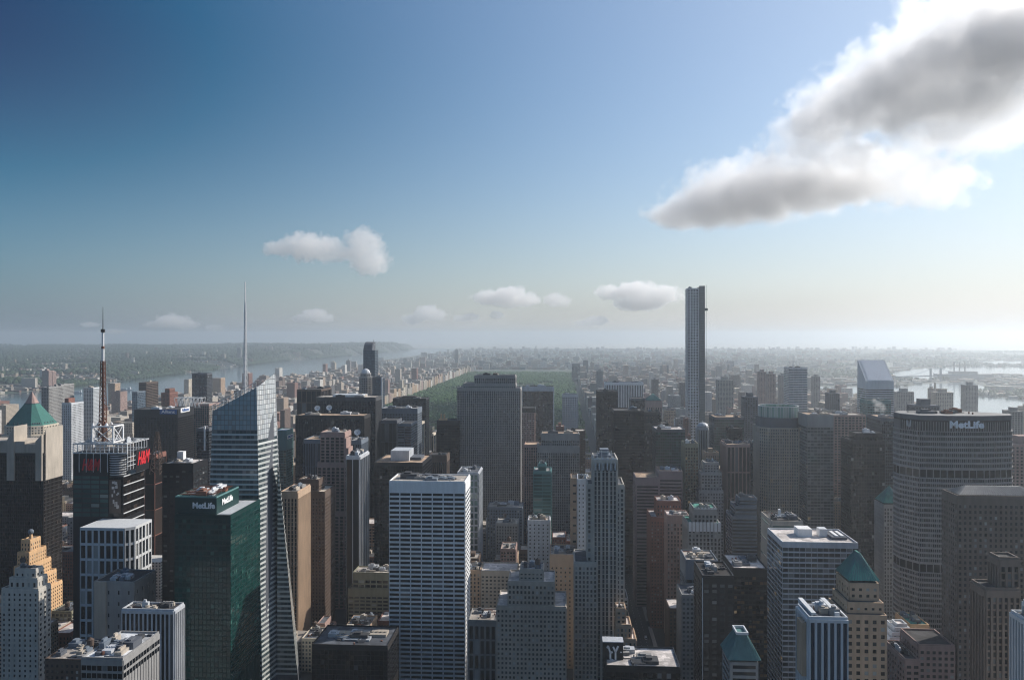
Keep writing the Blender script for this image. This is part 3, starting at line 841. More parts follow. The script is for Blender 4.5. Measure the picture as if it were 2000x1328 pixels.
def build_haze():
    b = MB(); b.box(-40000, 40000, -38000, 40000, -1, 452)
    m = D.materials.new('haze'); m.use_nodes = True
    N = m.node_tree.nodes; N.remove(N['Principled BSDF'])
    pv = N.new('ShaderNodeVolumePrincipled'); pv.inputs['Color'].default_value = (.87, .935, .99, 1)
    pv.inputs['Density'].default_value = HAZE; pv.inputs['Anisotropy'].default_value = .6
    m.node_tree.links.new(pv.outputs[0], N['Material Output'].inputs['Volume'])
    o = b.build('haze', m); o['kind'] = 'stuff'; o['label'] = 'pale morning haze over the whole city'
HAZE = 7.8e-5
# ------------------------------------------------------------------ facade kinds
S_GRACE = style('white', 'dark', 9.3, 4.05, .95, 1.75, top=9.5, pp=.55, ps=.45, rf='gravel')
S_PUNCH = style('limestone', 'mixed', 3.3, 3.8, 1.7, 1.9, top=2.5, pp=.3, ps=.25, rf='gravel')
S_PIERS = style('limestone', 'mixed', 3.2, 3.8, 1.4, 1.3, top=3, pp=.5, ps=.2, rf='gravel')
S_RIBS = style('grey', 'dark', 2.2, 30, .8, .6, top=4, pp=.5, ps=.2)
S_CURTAIN = style('black', 'black', 3.0, 4.0, .25, .7, top=3, pp=.25, ps=.12)
S_BANDS = style('grey', 'dark', 12, 3.9, .6, 1.8, top=3, pp=.2, ps=.35)
def S(base, **k): return style(**{**base, **k})

# ------------------------------------------------------------------ custom builders
def zof(b): return b[4]
def paramount(root, e, B):
    x0, x1, y0, y1, z = B[-1]
    cx, cy = (x0 + x1) / 2, (y0 + y1) / 2
    m = MB(); m.cyl(cx, cy, z, z + 5, 2.4, 1.4, n=8); m.build('finial', W('golden'), root)
    bm = bmesh.new(); bmesh.ops.create_icosphere(bm, subdivisions=2, radius=3.0, matrix=Matrix.Translation((cx - root.location.x, cy - root.location.y, z + 7.6)))
    me = D.meshes.new('globe'); bm.to_mesh(me); bm.free(); me.materials.append(W('bluegrey'))
    o = D.objects.new('globe', me); C.objects.link(o); o.parent = root
    c = MB(); c.cyl(0, 0, 0, .8, 3.2, n=20)
    for a, h in ((0, 2.4), (2.2, 1.7)): c.bar((0, 0, .9), (h * math.cos(a), h * math.sin(a), .9), .3)
    o = D.objects.new('clock_face', c.mesh('clock_face', W('darkgrey'))); C.objects.link(o); o.parent = root
    o.rotation_euler = (math.pi / 2, 0, 0)
    o.location = (cx - root.location.x, B[-2][2] - 1.0 - root.location.y, B[-2][4] - 7)
def wwp(root, e, B, wm, panes):
    x0, x1, y0, y1, z = B[0]
    cx, cy, r = (x0 + x1) / 2, (y0 + y1) / 2, (x1 - x0) / 2
    k = .62
    def octo(r): return [(cx - r * k, cy - r), (cx + r * k, cy - r), (cx + r, cy - r * k), (cx + r, cy + r * k), (cx + r * k, cy + r), (cx - r * k, cy + r), (cx - r, cy + r * k), (cx - r, cy - r * k)]
    Y = B[0][2]
    z1 = ZV(60, 850, Y); z2 = ZV(60, 832, Y); z3 = ZV(60, 790, Y); z4 = ZV(60, 767, Y)
    mb = wm.setdefault('cream', MB()); fp = octo(r); pl = panes.setdefault('mixed', [])
    st = S(S_PUNCH, wl='cream', bay=4.2, fl=3.9, pier=2.2, span=1.8)
    mb.prism(fp, 0, z1)
    for a, c in faces_seen(fp): facade(mb, pl, a, c, 0, z1, st, 60)
    fp2 = octo(r * .9); mb.prism(fp2, z1, z2)
    for a, c in faces_seen(fp2): facade(mb, pl, a, c, z1, z2, st, 60)
    m = MB(); m.prism(octo(r * .86), z2, z3, .27); ro = m.build('roof', W('darkcopper'), root)
    d = MB()
    for a, c in faces_seen(octo(r * .80)):
        for t in (.2, .4, .6, .8):
            d.box(a[0] + (c[0] - a[0]) * t - .7, a[0] + (c[0] - a[0]) * t + .7, a[1] + (c[1] - a[1]) * t - 1.0, a[1] + (c[1] - a[1]) * t + 1.0, z2 + 1.5, z2 + 4.5)
    d.build('dormer', W('slate'), root)
    m = MB(); m.prism(octo(r * .24), z3, z4, .02); m.build('glass_tip', W('pink'), root)
    m = MB(); m.prism(octo(r * .262), z3 - 1, z3, 1); m.build('cornice', W('slate'), root)
def astor_top(root, e, B):
    x0, x1, y0, y1, z = B[0]; Y = y0
    m = MB(); zt = ZV(60, 862, Y)
    m.box(x0 - 1.5, XU(50, Y), y0 - 1.5, y1, z, zt)
    m.box(XU(50, Y), XU(83, Y), y0 - .8, y1, z, ZV(60, 868, Y)); m.build('crown', W('concrete'), root)
    for ua, ub, va in ((72, 84, 848), (100, 109, 836), (16, 30, 832)):
        f = MB(); xa, xb = XU(ua, Y), XU(ub, Y); zz = ZV(60, va, Y)
        if ua == 100: xa, xb = x1 - 1.5, x1 + 1.2
        n = len(f.v)
        ya, yb = (y0 - 2.5, y0 + 20) if ua != 100 else (y0 + 2, y1)
        f.v += [(xa, ya, z - 30), (xb, ya, z - 30), (xb, yb, z - 30), (xa, yb, z - 30), (xa, ya, zt + .4), (xb, ya, zz), (xb, yb, zz), (xa, yb, zt + .4)]
        for q in ((0, 3, 2, 1), (4, 5, 6, 7), (0, 1, 5, 4), (1, 2, 6, 5), (2, 3, 7, 6), (3, 0, 4, 7)): f.f.append(tuple(n + i for i in q))
        f.build('fin', W('concrete'), root)
    f = MB(); f.box(x1, x1 + 1.0, y0 + 2, y1, zt - 6, zt + 9); f.build('fin', W('concrete'), root)
def lattice_mast(mb, x, y, z0, z1, w0, w1, n, t):
    for k in range(n):
        a, b = k / n, (k + 1) / n
        za, zb = z0 + (z1 - z0) * a, z0 + (z1 - z0) * b; wa, wb = (w0 + (w1 - w0) * a) / 2, (w0 + (w1 - w0) * b) / 2
        cs = ((-1, -1), (1, -1), (1, 1), (-1, 1))
        for i in range(4):
            p, q = cs[i], cs[(i + 1) % 4]
            mb.bar((x + p[0] * wa, y + p[1] * wa, za), (x + p[0] * wb, y + p[1] * wb, zb), t)
            mb.bar((x + p[0] * wa, y + p[1] * wa, za), (x + q[0] * wb, y + q[1] * wb, zb), t * .6)
            mb.bar((x + p[0] * wb, y + p[1] * wb, zb), (x + q[0] * wb, y + q[1] * wb, zb), t * .6)
def times_sq(root, e, B, wm, panes):
    Y = 716.0
    # lower masonry block in front
    x0, x1 = XU(157, 700), XU(256, 700); z = ZV(200, 1030, 700)
    st = style('white', 'mixed', 5.6, 13.5, 1.5, 2.2, top=2.5, pp=.8, ps=.6, rf='gravel')
    mb = wm.setdefault('silver', MB()); pl = panes.setdefault('mixed', [])
    fp = [(x0, 700), (x1 - 6, 700), (x1, 706), (x1, 735), (x0, 735)]
    mb.prism(fp, 0, z)
    for a, c in faces_seen(fp): facade(mb, pl, a, c, 0, z, st, 40)
    # glass shaft behind and above it
    xa, xb = XU(143, 737), XU(240, 737); zt = ZV(200, 930, 737)
    mb2 = wm.setdefault('black', MB()); pl2 = panes.setdefault('teal', [])
    sg = style('darkgrey', 'teal', 9.5, 4.2, .5, 1.2, top=2, pp=.25, ps=.2)
    mb2.box(xa, XU(212, 737), 737, 775, 0, zt + 20)
    facade(mb2, pl2, (xa, 737), (XU(212, 737), 737), z, zt + 20, sg)
    pl3 = panes.setdefault('bronze', [])
    mb2.box(XU(212, 737), xb, 737.5, 775, 0, zt)
    facade(mb2, pl3, (XU(212, 737), 737.5), (xb, 737.5), z, zt, style('black', 'bronze', 5, 4.2, .3, .6, top=1, pp=.2, ps=.15))
    facade(mb2, pl3, (xb, 737.5), (xb, 775), z, zt, style('black', 'bronze', 6, 4.2, .25, .1, top=1, pp=.2, ps=.12))
    ln = MB()
    k = zt
    while k > 60: ln.box(xb, xb + .7, 737.5, 775, k - .5, k + .35); k -= 8.6
    ln.build('ledge', W('silver'), root)
    xb2 = XU(283, 775)
    bb = MB(); bb.box(XU(214, 737), XU(236, 737), 736.6, 737.1, zt - 34, zt - 3); bb.build('billboard', W('brown'), root)
    bf = MB(); r5 = random.Random(3)
    for j in range(16):
        a = XU(215 + r5.random() * 15, 737); zz = zt - 6 - r5.random() * 24; bf.box(a, a + r5.uniform(.6, 2.6), 736.35, 736.55, zz, zz + r5.uniform(.8, 4))
    bf.build('billboard_print', W('paleroof'), root)
    # roof level machinery floor
    zr = ZV(200, 884, 740); zs = ZV(200, 866, 740)
    q = MB(); q.box(xa - 1, xb + 3, 738, 778, zt + 20.05, zr); q.build('roof', W('tar'), root)
    drum = MB(); drum.cyl(XU(226, 742), 745, zt, zr + 2, 7.4, n=28); drum.build('drum', W('darkgrey'), root)
    rg = MB(); zz = zt + 1
    while zz < zr: rg.cyl(XU(226, 742), 745, zz, zz + .7, 7.75, n=28); zz += 2.2
    rg.build('drum_ring', W('silver'), root)
    fr = MB()
    xe = xb + 4
    for yy in (737, 756, 777):
        fr.bar((xa, yy, zs), (xe, yy, zs), 1.1); fr.bar((xa, yy, zr), (xe, yy, zr), .9)
    n = 12
    for i in range(n + 1):
        x = xa + (xe - xa) * i / n
        fr.bar((x, 737, zr), (x, 737, zs), .6); fr.bar((x, 737, zs), (x, 777, zs), .5)
    for zz in (zr - 4, zr - 8, zr - 12):
        fr.bar((xe, 737, zz), (xe, 777, zz), .5)
    for yy in range(738, 778, 5): fr.bar((xe, yy, zr - 16), (xe, yy, zs), .45)
    for i in range(6): fr.bar((xa + (XU(212, 737) - xa) * i / 5, 735.2, zt + 4), (xa + (XU(212, 737) - xa) * i / 5, 735.2, zr), .4)
    fr.build('roof_truss', W('silver'), root)
    # the open cube that carries the mast
    c0, c1 = XU(179, 740), XU(220, 740); ya, yb = 741, 758; zc = ZV(200, 832, 745)
    cu = MB()
    for x in (c0, c1):
        for y in (ya, yb): cu.bar((x, y, zs), (x, y, zc), 1.3)
    for zz in (zc, zs + 1):
        cu.bar((c0, ya, zz), (c1, ya, zz), 1.2); cu.bar((c0, yb, zz), (c1, yb, zz), 1.2); cu.bar((c0, ya, zz), (c0, yb, zz), 1.2); cu.bar((c1, ya, zz), (c1, yb, zz), 1.2)
    for (p, q_) in (((c0, ya), (c1, ya)), ((c1, ya), (c1, yb)), ((c0, ya), (c0, yb)), ((c0, yb), (c1, yb))):
        cu.bar((*p, zs), (*q_, zc), .6); cu.bar((*p, zc), (*q_, zs), .6)
    cu.build('mast_frame', W('paper'), root)
    cx, cy = XU(201, 750), 750
    m = MB(); lattice_mast(m, cx, cy, zs, ZV(203, 705, 756), 5.4, 2.9, 18, .6); m.cyl(cx, cy, zs, ZV(203, 705, 756), 1.1, .8, n=8)
    r = random.Random(4)
    for k in range(14):
        a = r.random() * 6.28; h = zs + r.random() * 22; m.box(cx + 3.4 * math.cos(a) - .8, cx + 3.4 * math.cos(a) + .8, cy + 3.4 * math.sin(a) - .8, cy + 3.4 * math.sin(a) + .8, h, h + 2)
    ms = m.build('mast', W('rust'), root)
    def seg(va, vb, ra, rb, mat, nm):
        g = MB(); g.cyl(cx, cy, ZV(203, va, 756), ZV(203, vb, 756), ra, rb, n=10)
        o = g.build(nm, W(mat), ms, root=root); return o
    seg(705, 681, 1.25, 1.25, 'paper', 'mast_tube'); seg(681, 676, 1.4, 1.4, 'rust', 'mast_joint'); seg(676, 649, 1.05, 1.05, 'paper', 'mast_tube'); seg(649, 643, 1.9, 1.9, 'umber', 'mast_joint')
    seg(643, 600, .42, .16, 'umber', 'mast_tip')
    d = MB()
    for ax, ay, rr in ((-6, 3, 1.6), (7, -6, 1.8), (5, 6, 1.3), (-5, -8, 1.4)): d.cyl(cx + ax, cy + ay, zc + .5, zc + 3.2, rr, .3, n=10)
    d.build('dish', W('paper'), root)
    roof_units(root, xa + 4, c0 - 2, 742, 772, zs, 3, 9); roof_units(root, c1 + 2, xb, 742, 772, zs, 3, 19)
    # red script signs on two sides
    zm = ZV(175, 908, 737)
    sp = MB(); sp.box(XU(146, 737), XU(210, 737), 735.6, 736.4, zm - 10, zm + 10); sg_ = sp.build('sign', W('black'), root)
    lettering('H&M', root, sg_, (XU(176, 735), 735.2, zm), 15, W('red'), shear=.35, fat=.03, width=18)
    sp = MB(); sp.box(xe, xe + .8, 752, 776, zm - 9, zm + 12); sg_ = sp.build('sign', W('black'), root)
    lettering('H&M', root, sg_, (xe + 1.2, 764, zm + 3), 17, W('red'), face='east', shear=.35, fat=.03, width=23)
def green_tower(root, e, B):
    x0, x1, y0, y1, z = B[0]
    Yb = 625.0
    xa, xb = XU(342, Yb), XU(423, Yb); zt = ZV(380, 972, Yb)
    m = MB(); m.box(xa, xb, Yb, Yb + 44, z + .3, zt); sb = m.build('sign_box', W('green'), root)
    p = MB(); p.box(xa, xb, Yb, Yb + .6, zt, zt + 1.2); p.box(xa, xb, Yb + 43.4, Yb + 44, zt, zt + 1.2); p.box(xa, xa + .6, Yb + .6, Yb + 43.4, zt, zt + 1.2); p.box(xb - .6, xb, Yb + .6, Yb + 43.4, zt, zt + 1.2)
    p.build('parapet', W('tealwall'), root)
    roof_units(root, xa + 1, xb - 1, Yb + 1, Yb + 43, zt, 9, 77, mats=['rust', 'brown', 'steel', 'grey', 'silver'])
    pm = MB(); r = random.Random(8)
    for i in range(16):
        yy = Yb + 3 + i * 2.4; pm.bar((xa + 2, yy, zt + 1.6 + r.random()), (xb - 3, yy, zt + 1.6 + r.random()), .5)
    pm.build('roof_pipes', W('rust'), root)
    zm = ZV(398, 988, Yb - 1)
    lettering('MetLife', root, sb, (XU(398, Yb), Yb - .3, zm), 6.4, W('paper'), fat=.04, width=18)
    lettering('MetLife', root, sb, (xb + .3, Yb + 20, zm + .8), 6.4, W('paper'), face='east', fat=.04, width=21)
    lv = MB(); lv.box(xb, x1 - 1, Yb + 2, y1 - 2, z, z + .5); lv.build('terrace', W('steel'), root)
def clipz(poly, za, zb):
    def half(p, f):
        out = []
        for i in range(len(p)):
            a, b = p[i], p[(i + 1) % len(p)]; fa, fb = f(a), f(b)
            if fa >= 0: out.append(a)
            if fa * fb < 0: out.append(a + (b - a) * (fa / (fa - fb)))
        return out
    p = half(poly, lambda q: q.z - za)
    return half(p, lambda q: zb - q.z) if len(p) > 2 else []
def crystal(pts, core, span, pane, screen, floor, band, zscreen):
    """Convex glass mass: pale spandrel bands and glazing panes clipped to each facet, standing just proud of a dark core."""
    bm = bmesh.new()
    for p in pts: bm.verts.new(p)
    bmesh.ops.convex_hull(bm, input=bm.verts)
    bmesh.ops.dissolve_limit(bm, angle_limit=math.radians(3), verts=bm.verts, edges=bm.edges)
    bm.normal_update()
    def cut(s, fn):
        o = []
        for j in range(len(s)):
            a, b = s[j], s[(j + 1) % len(s)]; fa, fb = fn(a), fn(b)
            if fa >= 0: o.append(a)
            if fa * fb < 0: o.append(a + (b - a) * (fa / (fa - fb)))
        return o
    for f in bm.faces:
        poly = [v.co.copy() for v in f.verts]; n = f.normal
        core.poly(poly)
        ctr = f.calc_center_median()
        if n.z > .8 or n.dot(Vector((0, 0, H)) - ctr) < 0: continue
        h = Vector((-n.y, n.x, 0)); h.normalize()
        a0 = min(q.dot(h) for q in poly); a1 = max(q.dot(h) for q in poly); k = max(1, round((a1 - a0) / 3.3)); w = (a1 - a0) / k
        z = 18.0; zmax = max(p.z for p in poly)
        while z < zmax:
            top = z >= zscreen
            if not top:
                c = clipz(poly, z, z + band)
                if len(c) > 2: span.poly([q + n * .12 for q in c])
            c = clipz(poly, z + (.5 if top else band), z + floor)
            if len(c) > 2:
                for i in range(k):
                    lo, hi = a0 + i * w + .22, a0 + (i + 1) * w - .22
                    s = cut(c, lambda q: q.dot(h) - lo)
                    if len(s) > 2: s = cut(s, lambda q: hi - q.dot(h))
                    if len(s) > 2: (screen if top else pane).poly([q + n * .08 for q in s])
            z += floor
    bm.free()
def boa(root, e, B, wm, panes):
    def G0(u, Y): return Vector((XU(u, Y), Y, 0))
    A = [G0(396, 690), G0(513, 690), G0(428, 738), G0(530, 738), P(415, 803, 697), P(501, 757, 697), P(440, 800, 732), P(508, 752, 730)]
    Bp = [G0(513, 691), G0(557, 730), G0(530, 765), G0(560, 765), P(501, 757, 698), P(537, 729, 729), P(538, 735, 755), P(508, 752, 745), P(545, 960, 730)]
    Cp = [P(543, 905, 716), P(541, 905, 722), G0(584, 716), G0(586, 770), G0(540, 716), G0(550, 770)]
    core = MB(); sa = MB(); sb = MB(); gb = MB(); sca = MB(); scb = MB(); gb2 = MB()
    crystal(A, core, sa, gb, sca, 4.3, 1.6, 236)
    crystal(Cp, core, sb, gb2, scb, 4.3, 1.9, 999)
    crystal(Bp, core, sb, gb2, scb, 4.3, 1.9, 226)
    core.build('wall', W('slate'), root)
    sa.build('spandrel', glass('blue white spandrel', (.34, .43, .47), (.42, .51, .54), blind=(.48, .55, .57), pblind=.2, rough=.2, spec=.5), root)  # bands of the shaded front: its shade is put into the darker blue
    sb.build('lit_spandrel', glass('spandrel with painted sunlight', (.50, .53, .51), (.60, .62, .60), blind=(.66, .68, .66), pblind=.2, rough=.3, spec=.5), root)  # same bands on the sunlit facets, sunlight painted in as a paler colour
    for q in (gb, gb2):
        o = q.build('glazing', glass('tower glazing', (.035, .06, .07), (.09, .13, .145), blind=(.26, .30, .31), pblind=.2, metal=.3, rough=.08), root); o['kind'] = 'stuff'
    o = sca.build('glass_screen', glass('screen glass with painted shade', (.22, .33, .38), (.30, .41, .46), blind=(.38, .47, .5), pblind=.2, metal=.3, rough=.12), root); o['kind'] = 'stuff'  # screen above the shaded front, shade put into its bluer colour
    o = scb.build('glass_screen', glass('screen glass with painted sunlight', (.42, .46, .48), (.55, .58, .60), blind=(.68, .70, .70), pblind=.3, rough=.25, spec=.5), root); o['kind'] = 'stuff'  # screen with the sun behind it: that brightness is painted in as pale glass
    fr = MB()
    for t in np.linspace(0, 1, 13):
        a = P(415, 803, 699).lerp(P(500, 757, 699), t); b = P(440, 800, 730).lerp(P(508, 752, 728), t)
        fr.bar(a, b, .4); fr.bar(a, a + Vector((0, 0, 5)), .4)
    a = P(415, 803, 699); b = P(500, 757, 699); fr.bar(a + Vector((0, 0, 5)), b + Vector((0, 0, 5)), .5); fr.bar(a + Vector((0, 0, 2.5)), b + Vector((0, 0, 2.5)), .4)
    fr.build('roof_screen', W('silver'), root)
    m = MB(); x, y = XU(479, 722), 722
    lattice_mast(m, x, y, ZV(479, 768, 722), ZV(479, 590, 722), 3.3, .9, 16, .26)
    m.cyl(x, y, ZV(479, 768, 722), ZV(479, 551, 722), .85, .5, n=6)
    m.build('spire', W('paper'), root)
def one57(root, e, B, wm, panes):
    Y = B[0][2]; x0, x1 = XU(709.5, Y), XU(732, Y); xm = XU(727, Y)
    zs = ZV(720, 684, Y); zt = ZV(720, 668, Y)
    mb = wm.setdefault('slate', MB()); pl = panes.setdefault('blue', [])
    st = style('slate', 'blue', 3.0, 3.8, .35, .7, top=1, pp=.2, ps=.15)
    mb.box(x0, x1, Y, Y + 34, 0, zs)
    facade(mb, pl, (x0, Y), (x1, Y), 0, zs, st, 80); facade(mb, pl, (x1, Y), (x1, Y + 34), 0, zs, style('silver', 'blue', 8, 3.8, 1.2, .7, top=1), 80)
    k = 8; c = MB()
    for i in range(k):
        a, b = i / k, (i + 1) / k
        ya = Y + 20 * (1 - math.cos(a * math.pi / 2)); yb = Y + 20 * (1 - math.cos(b * math.pi / 2))
        za, zb = zs + (zt - zs) * math.sin(a * math.pi / 2), zs + (zt - zs) * math.sin(b * math.pi / 2)
        c.poly([(x0 + 2.5 * a, ya, za), (xm, ya, za), (xm, yb, zb), (x0 + 2.5 * b, yb, zb)])
        c.poly([(xm, ya, za), (xm, Y + 34, za), (xm, Y + 34, zb), (xm, yb, zb)])
        c.poly([(x0 + 2.5 * a, Y + 34, za), (x0 + 2.5 * a, ya, za), (x0 + 2.5 * b, yb, zb), (x0 + 2.5 * b, Y + 34, zb)])
    c.poly([(x0 + 2.5, Y + 20, zt), (xm, Y + 20, zt), (xm, Y + 34, zt), (x0 + 2.5, Y + 34, zt)])
    c.build('curved_roof', W('slate'), root)
    q = MB(); q.bar((xm - 2, Y + 24, zt), (xm - 2, Y + 24, zt + 5), 1.6); q.bar((xm - 1, Y + 12, zs + 2), (xm + 3, Y + 12, zt - 4), .7); q.build('crane', W('steel'), root)
def dome_top(n=16, mat='bluegrey', hscale=1.0, nm='dome', rad=None):
    def f(root, e, B):
        x0, x1, y0, y1, z = B[-1]; cx, cy = (x0 + x1) / 2, (y0 + y1) / 2; r = rad or min(x1 - x0, y1 - y0) / 2 * .95
        m = MB(); k = 7
        for i in range(k):
            a, b = i / k * math.pi / 2, (i + 1) / k * math.pi / 2
            m.cyl(cx, cy, z + r * hscale * math.sin(a), z + r * hscale * math.sin(b), r * math.cos(a), max(.05, r * math.cos(b)), n=n)
        m.build(nm, W(mat), root)
        s = MB(); s.cyl(cx, cy, z + r * hscale, z + r * hscale + r * .4, .5, .1, n=6); s.build('finial', W('silver'), root)
    return f
def citi(root, e, B, wm, panes):
    Y = 1500.0; x0, x1 = XU(1691, Y), XU(1745.5, Y); y0, y1 = Y, Y + 42
    zf = ZV(1718, 744, Y); zb = ZV(1702, 703, y1)
    mb = wm.setdefault('silver', MB()); pl = panes.setdefault('dark', [])
    st = style('silver', 'dark', 48, 3.9, .5, 2.1, top=15, pp=.2, ps=.35)
    mb.box(x0, x1, y0, y1, 0, zf)
    facade(mb, pl, (x0, y0), (x1, y0), 0, zf, st, 100); facade(mb, pl, (x0, y1), (x0, y0), 0, zf, st, 100)
    m = MB(); yr = y1 - 1
    m.poly([(x0, y0, zf + .05), (x1, y0, zf + .05), (x1, yr, zb), (x0, yr, zb)])
    m.poly([(x0, y1, zf + .05), (x0, y0, zf + .05), (x0, yr, zb), (x0, y1, zb)]); m.poly([(x1, y0, zf + .05), (x1, y1, zf + .05), (x1, y1, zb), (x1, yr, zb)])
    m.poly([(x1, y1, zf + .05), (x0, y1, zf + .05), (x0, y1, zb), (x1, y1, zb)]); m.poly([(x0, yr, zb), (x1, yr, zb), (x1, y1, zb), (x0, y1, zb)])
    m.build('slanted_crown', W('silver'), root)
    g = MB(); d = Vector((0, yr - y0, zb - zf)); nn = Vector((0, -d.z, d.y)).normalized()
    a = Vector((x0 + 5, y0, zf + .05)) + nn * .3
    g.poly([a + d * .03, a + d * .03 + Vector((x1 - x0 - 8, 0, 0)), a + d * .97 + Vector((x1 - x0 - 8, 0, 0)), a + d * .97]); g.build('sloped_panel', wall('sloped panel', (.70, .72, .76), rough=.4, var=.08), root)
def round_crown(root, e, B, wm, panes):
    Y = 1040.0; x0, x1 = XU(1487, Y), XU(1575.5, Y); w = x1 - x0; c = w * .2
    cx, cy = (x0 + x1) / 2, Y + w / 2
    z1 = ZV(1530, 836, Y); z0 = ZV(1530, 820, Y)
    fp = [(x0 + c, Y), (x1 - c * .9, Y), (x1, Y + c * 1.6), (x1, Y + w - c), (x1 - c, Y + w), (x0 + c, Y + w), (x0, Y + w - c), (x0, Y + c)]
    mb = wm.setdefault('concrete', MB()); pl = panes.setdefault('office', [])
    st = style('concrete', 'office', 2.9, 3.9, 1.1, 1.2, top=1.5, pp=.45, ps=.2, every=4, wide=1.5)
    mb.prism(fp, 0, z1)
    for a, b in faces_seen(fp): facade(mb, pl, a, b, 0, z1, st, ZV(1530, 1060, Y))
    m = MB(); f2 = [(cx + (x - cx) * .9, cy + (y - cy) * .9) for x, y in fp]; m.prism(f2, z1, z0 + 2)
    m.build('dark_collar', W('slate'), root)
    g = MB(); r = w * .44; zt = ZV(1530, 795, Y + 10)
    n = 44
    for i in range(n):
        a = 2 * math.pi * i / n; b = 2 * math.pi * (i + 1) / n
        g.poly([(cx + r * math.cos(a), cy + r * math.sin(a), z0 + 2), (cx + r * math.cos(b), cy + r * math.sin(b), z0 + 2), (cx + r * math.cos(b), cy + r * math.sin(b), zt), (cx + r * math.cos(a), cy + r * math.sin(a), zt)])
    gl = g.build('glass_crown', glass('crown glass', (.12, .24, .20), (.24, .38, .33), blind=(.45, .55, .48), pblind=.3, rough=.15), root)
    rr = MB()
    for i in range(n):
        a = 2 * math.pi * i / n; rr.bar((cx + (r + .2) * math.cos(a), cy + (r + .2) * math.sin(a), z0 + 2), (cx + (r + .2) * math.cos(a), cy + (r + .2) * math.sin(a), zt + .4), .35)
        b = 2 * math.pi * (i + 1) / n
        rr.bar((cx + r * math.cos(a), cy + r * math.sin(a), zt + .4), (cx + r * math.cos(b), cy + r * math.sin(b), zt + .4), .8)
    rr.build('crown_frame', W('silver'), root)
    q = MB(); q.cyl(cx, cy, z0 + 2, zt - 6, r * .55, n=20); q.build('core', W('olive'), root)
def panam(root, e, B, wm, panes):
    Y = 760.0
    ux = [(1757, 778), (1796, 760), (1850, 757), (1922, 757), (1976, 764)]
    fr = [(XU(u, y), y) for u, y in ux]
    d = 46
    fp = fr + [(fr[4][0] + 8, fr[4][1] + 16), (fr[3][0], Y + d), (fr[1][0], Y + d), (fr[0][0], Y + d - 14)]
    zt = ZV(1880, 812, Y); z1 = ZV(1880, 842, Y); zm = ZV(1880, 925, Y); zm2 = ZV(1880, 1110, Y)
    COL['dark precast'] = (.29, .28, .28)
    mb = wm.setdefault('dark precast', MB())
    st = style('dark precast', 'dark', 1.75, 4.6, .42, 1.75, top=.6, pp=.25, ps=.75)
    mb.prism(fp, 0, z1)
    pl = panes.setdefault('dark', [])
    for a, b in faces_seen(fp):
        for za, zb in ((ZV(1880, 1328, Y), zm2 - 4), (zm2 + 4, zm - 4), (zm + 4, z1)):
            facade(mb, pl, a, b, za, zb, st)
        for zz in (zm, zm2): facade(mb, panes.setdefault('black', []), a, b, zz - 4, zz + 4, style('dark precast', 'black', 6, 8, .8, .6, top=.5, pp=.1, ps=.1))
    cr = MB(); f2 = [((x - root.location.x) * .985 + root.location.x, (y - Y - 20) * .985 + Y + 20) for x, y in fp]
    cr.prism(f2, z1, zt - 4)
    rb = MB()
    for a, b in faces_seen(f2):
        w = math.hypot(b[0] - a[0], b[1] - a[1]); n = int(w / 2.2)
        dx, dy = (b[0] - a[0]) / w, (b[1] - a[1]) / w
        for i in range(n + 1): obox(rb, a, (dx, dy), (dy, -dx), max(0, i * w / n - .3), min(w, i * w / n + .3), z1, zt - 5.5, .5)
    co = cr.build('crown', W('umber'), root); rb.build('crown_rib', W('dark precast'), root)
    ef = MB(); ef.prism([((x - root.location.x) * 1.0 + root.location.x, y) for x, y in fp], zt - 3.95, zt); ef.build('eave', W('slate'), root)
    rf = MB(); rf.prism(f2, zt, zt + .3); rf.build('roof', W('grey'), root)
    roof_units(root, fr[1][0], fr[3][0], Y + 8, Y + d - 6, zt + .3, 5, 5, mats=['rust', 'slate', 'darkgrey'])
    zs = ZV(1887, 829, Y)
    lettering('MetLife', root, co, (XU(1887, 757), 756.0, zs), 8.6, wall('sign white', (.85, .9, .95)), fat=.04, width=30)
    ux0, y0_ = fr[0]; ux1, y1_ = fr[1]
    q = MB(); dxy = Vector((ux1 - ux0, y1_ - y0_, 0)).normalized(); nn = Vector((dxy.y, -dxy.x, 0)); c0 = Vector(((ux0 + ux1) / 2, (y0_ + y1_) / 2, zs)) + nn * .8
    for s in (-1, 1): q.bar(c0 + dxy * 2.0 * s + Vector((0, 0, 3)), c0 + dxy * .5 * s - Vector((0, 0, 3.4)), .7); q.bar(c0 + dxy * 2.0 * s + Vector((0, 0, 3)), c0 + dxy * 2.0 * s - Vector((0, 0, 2.6)), .6)
    q.build('emblem', W('steel'), root)
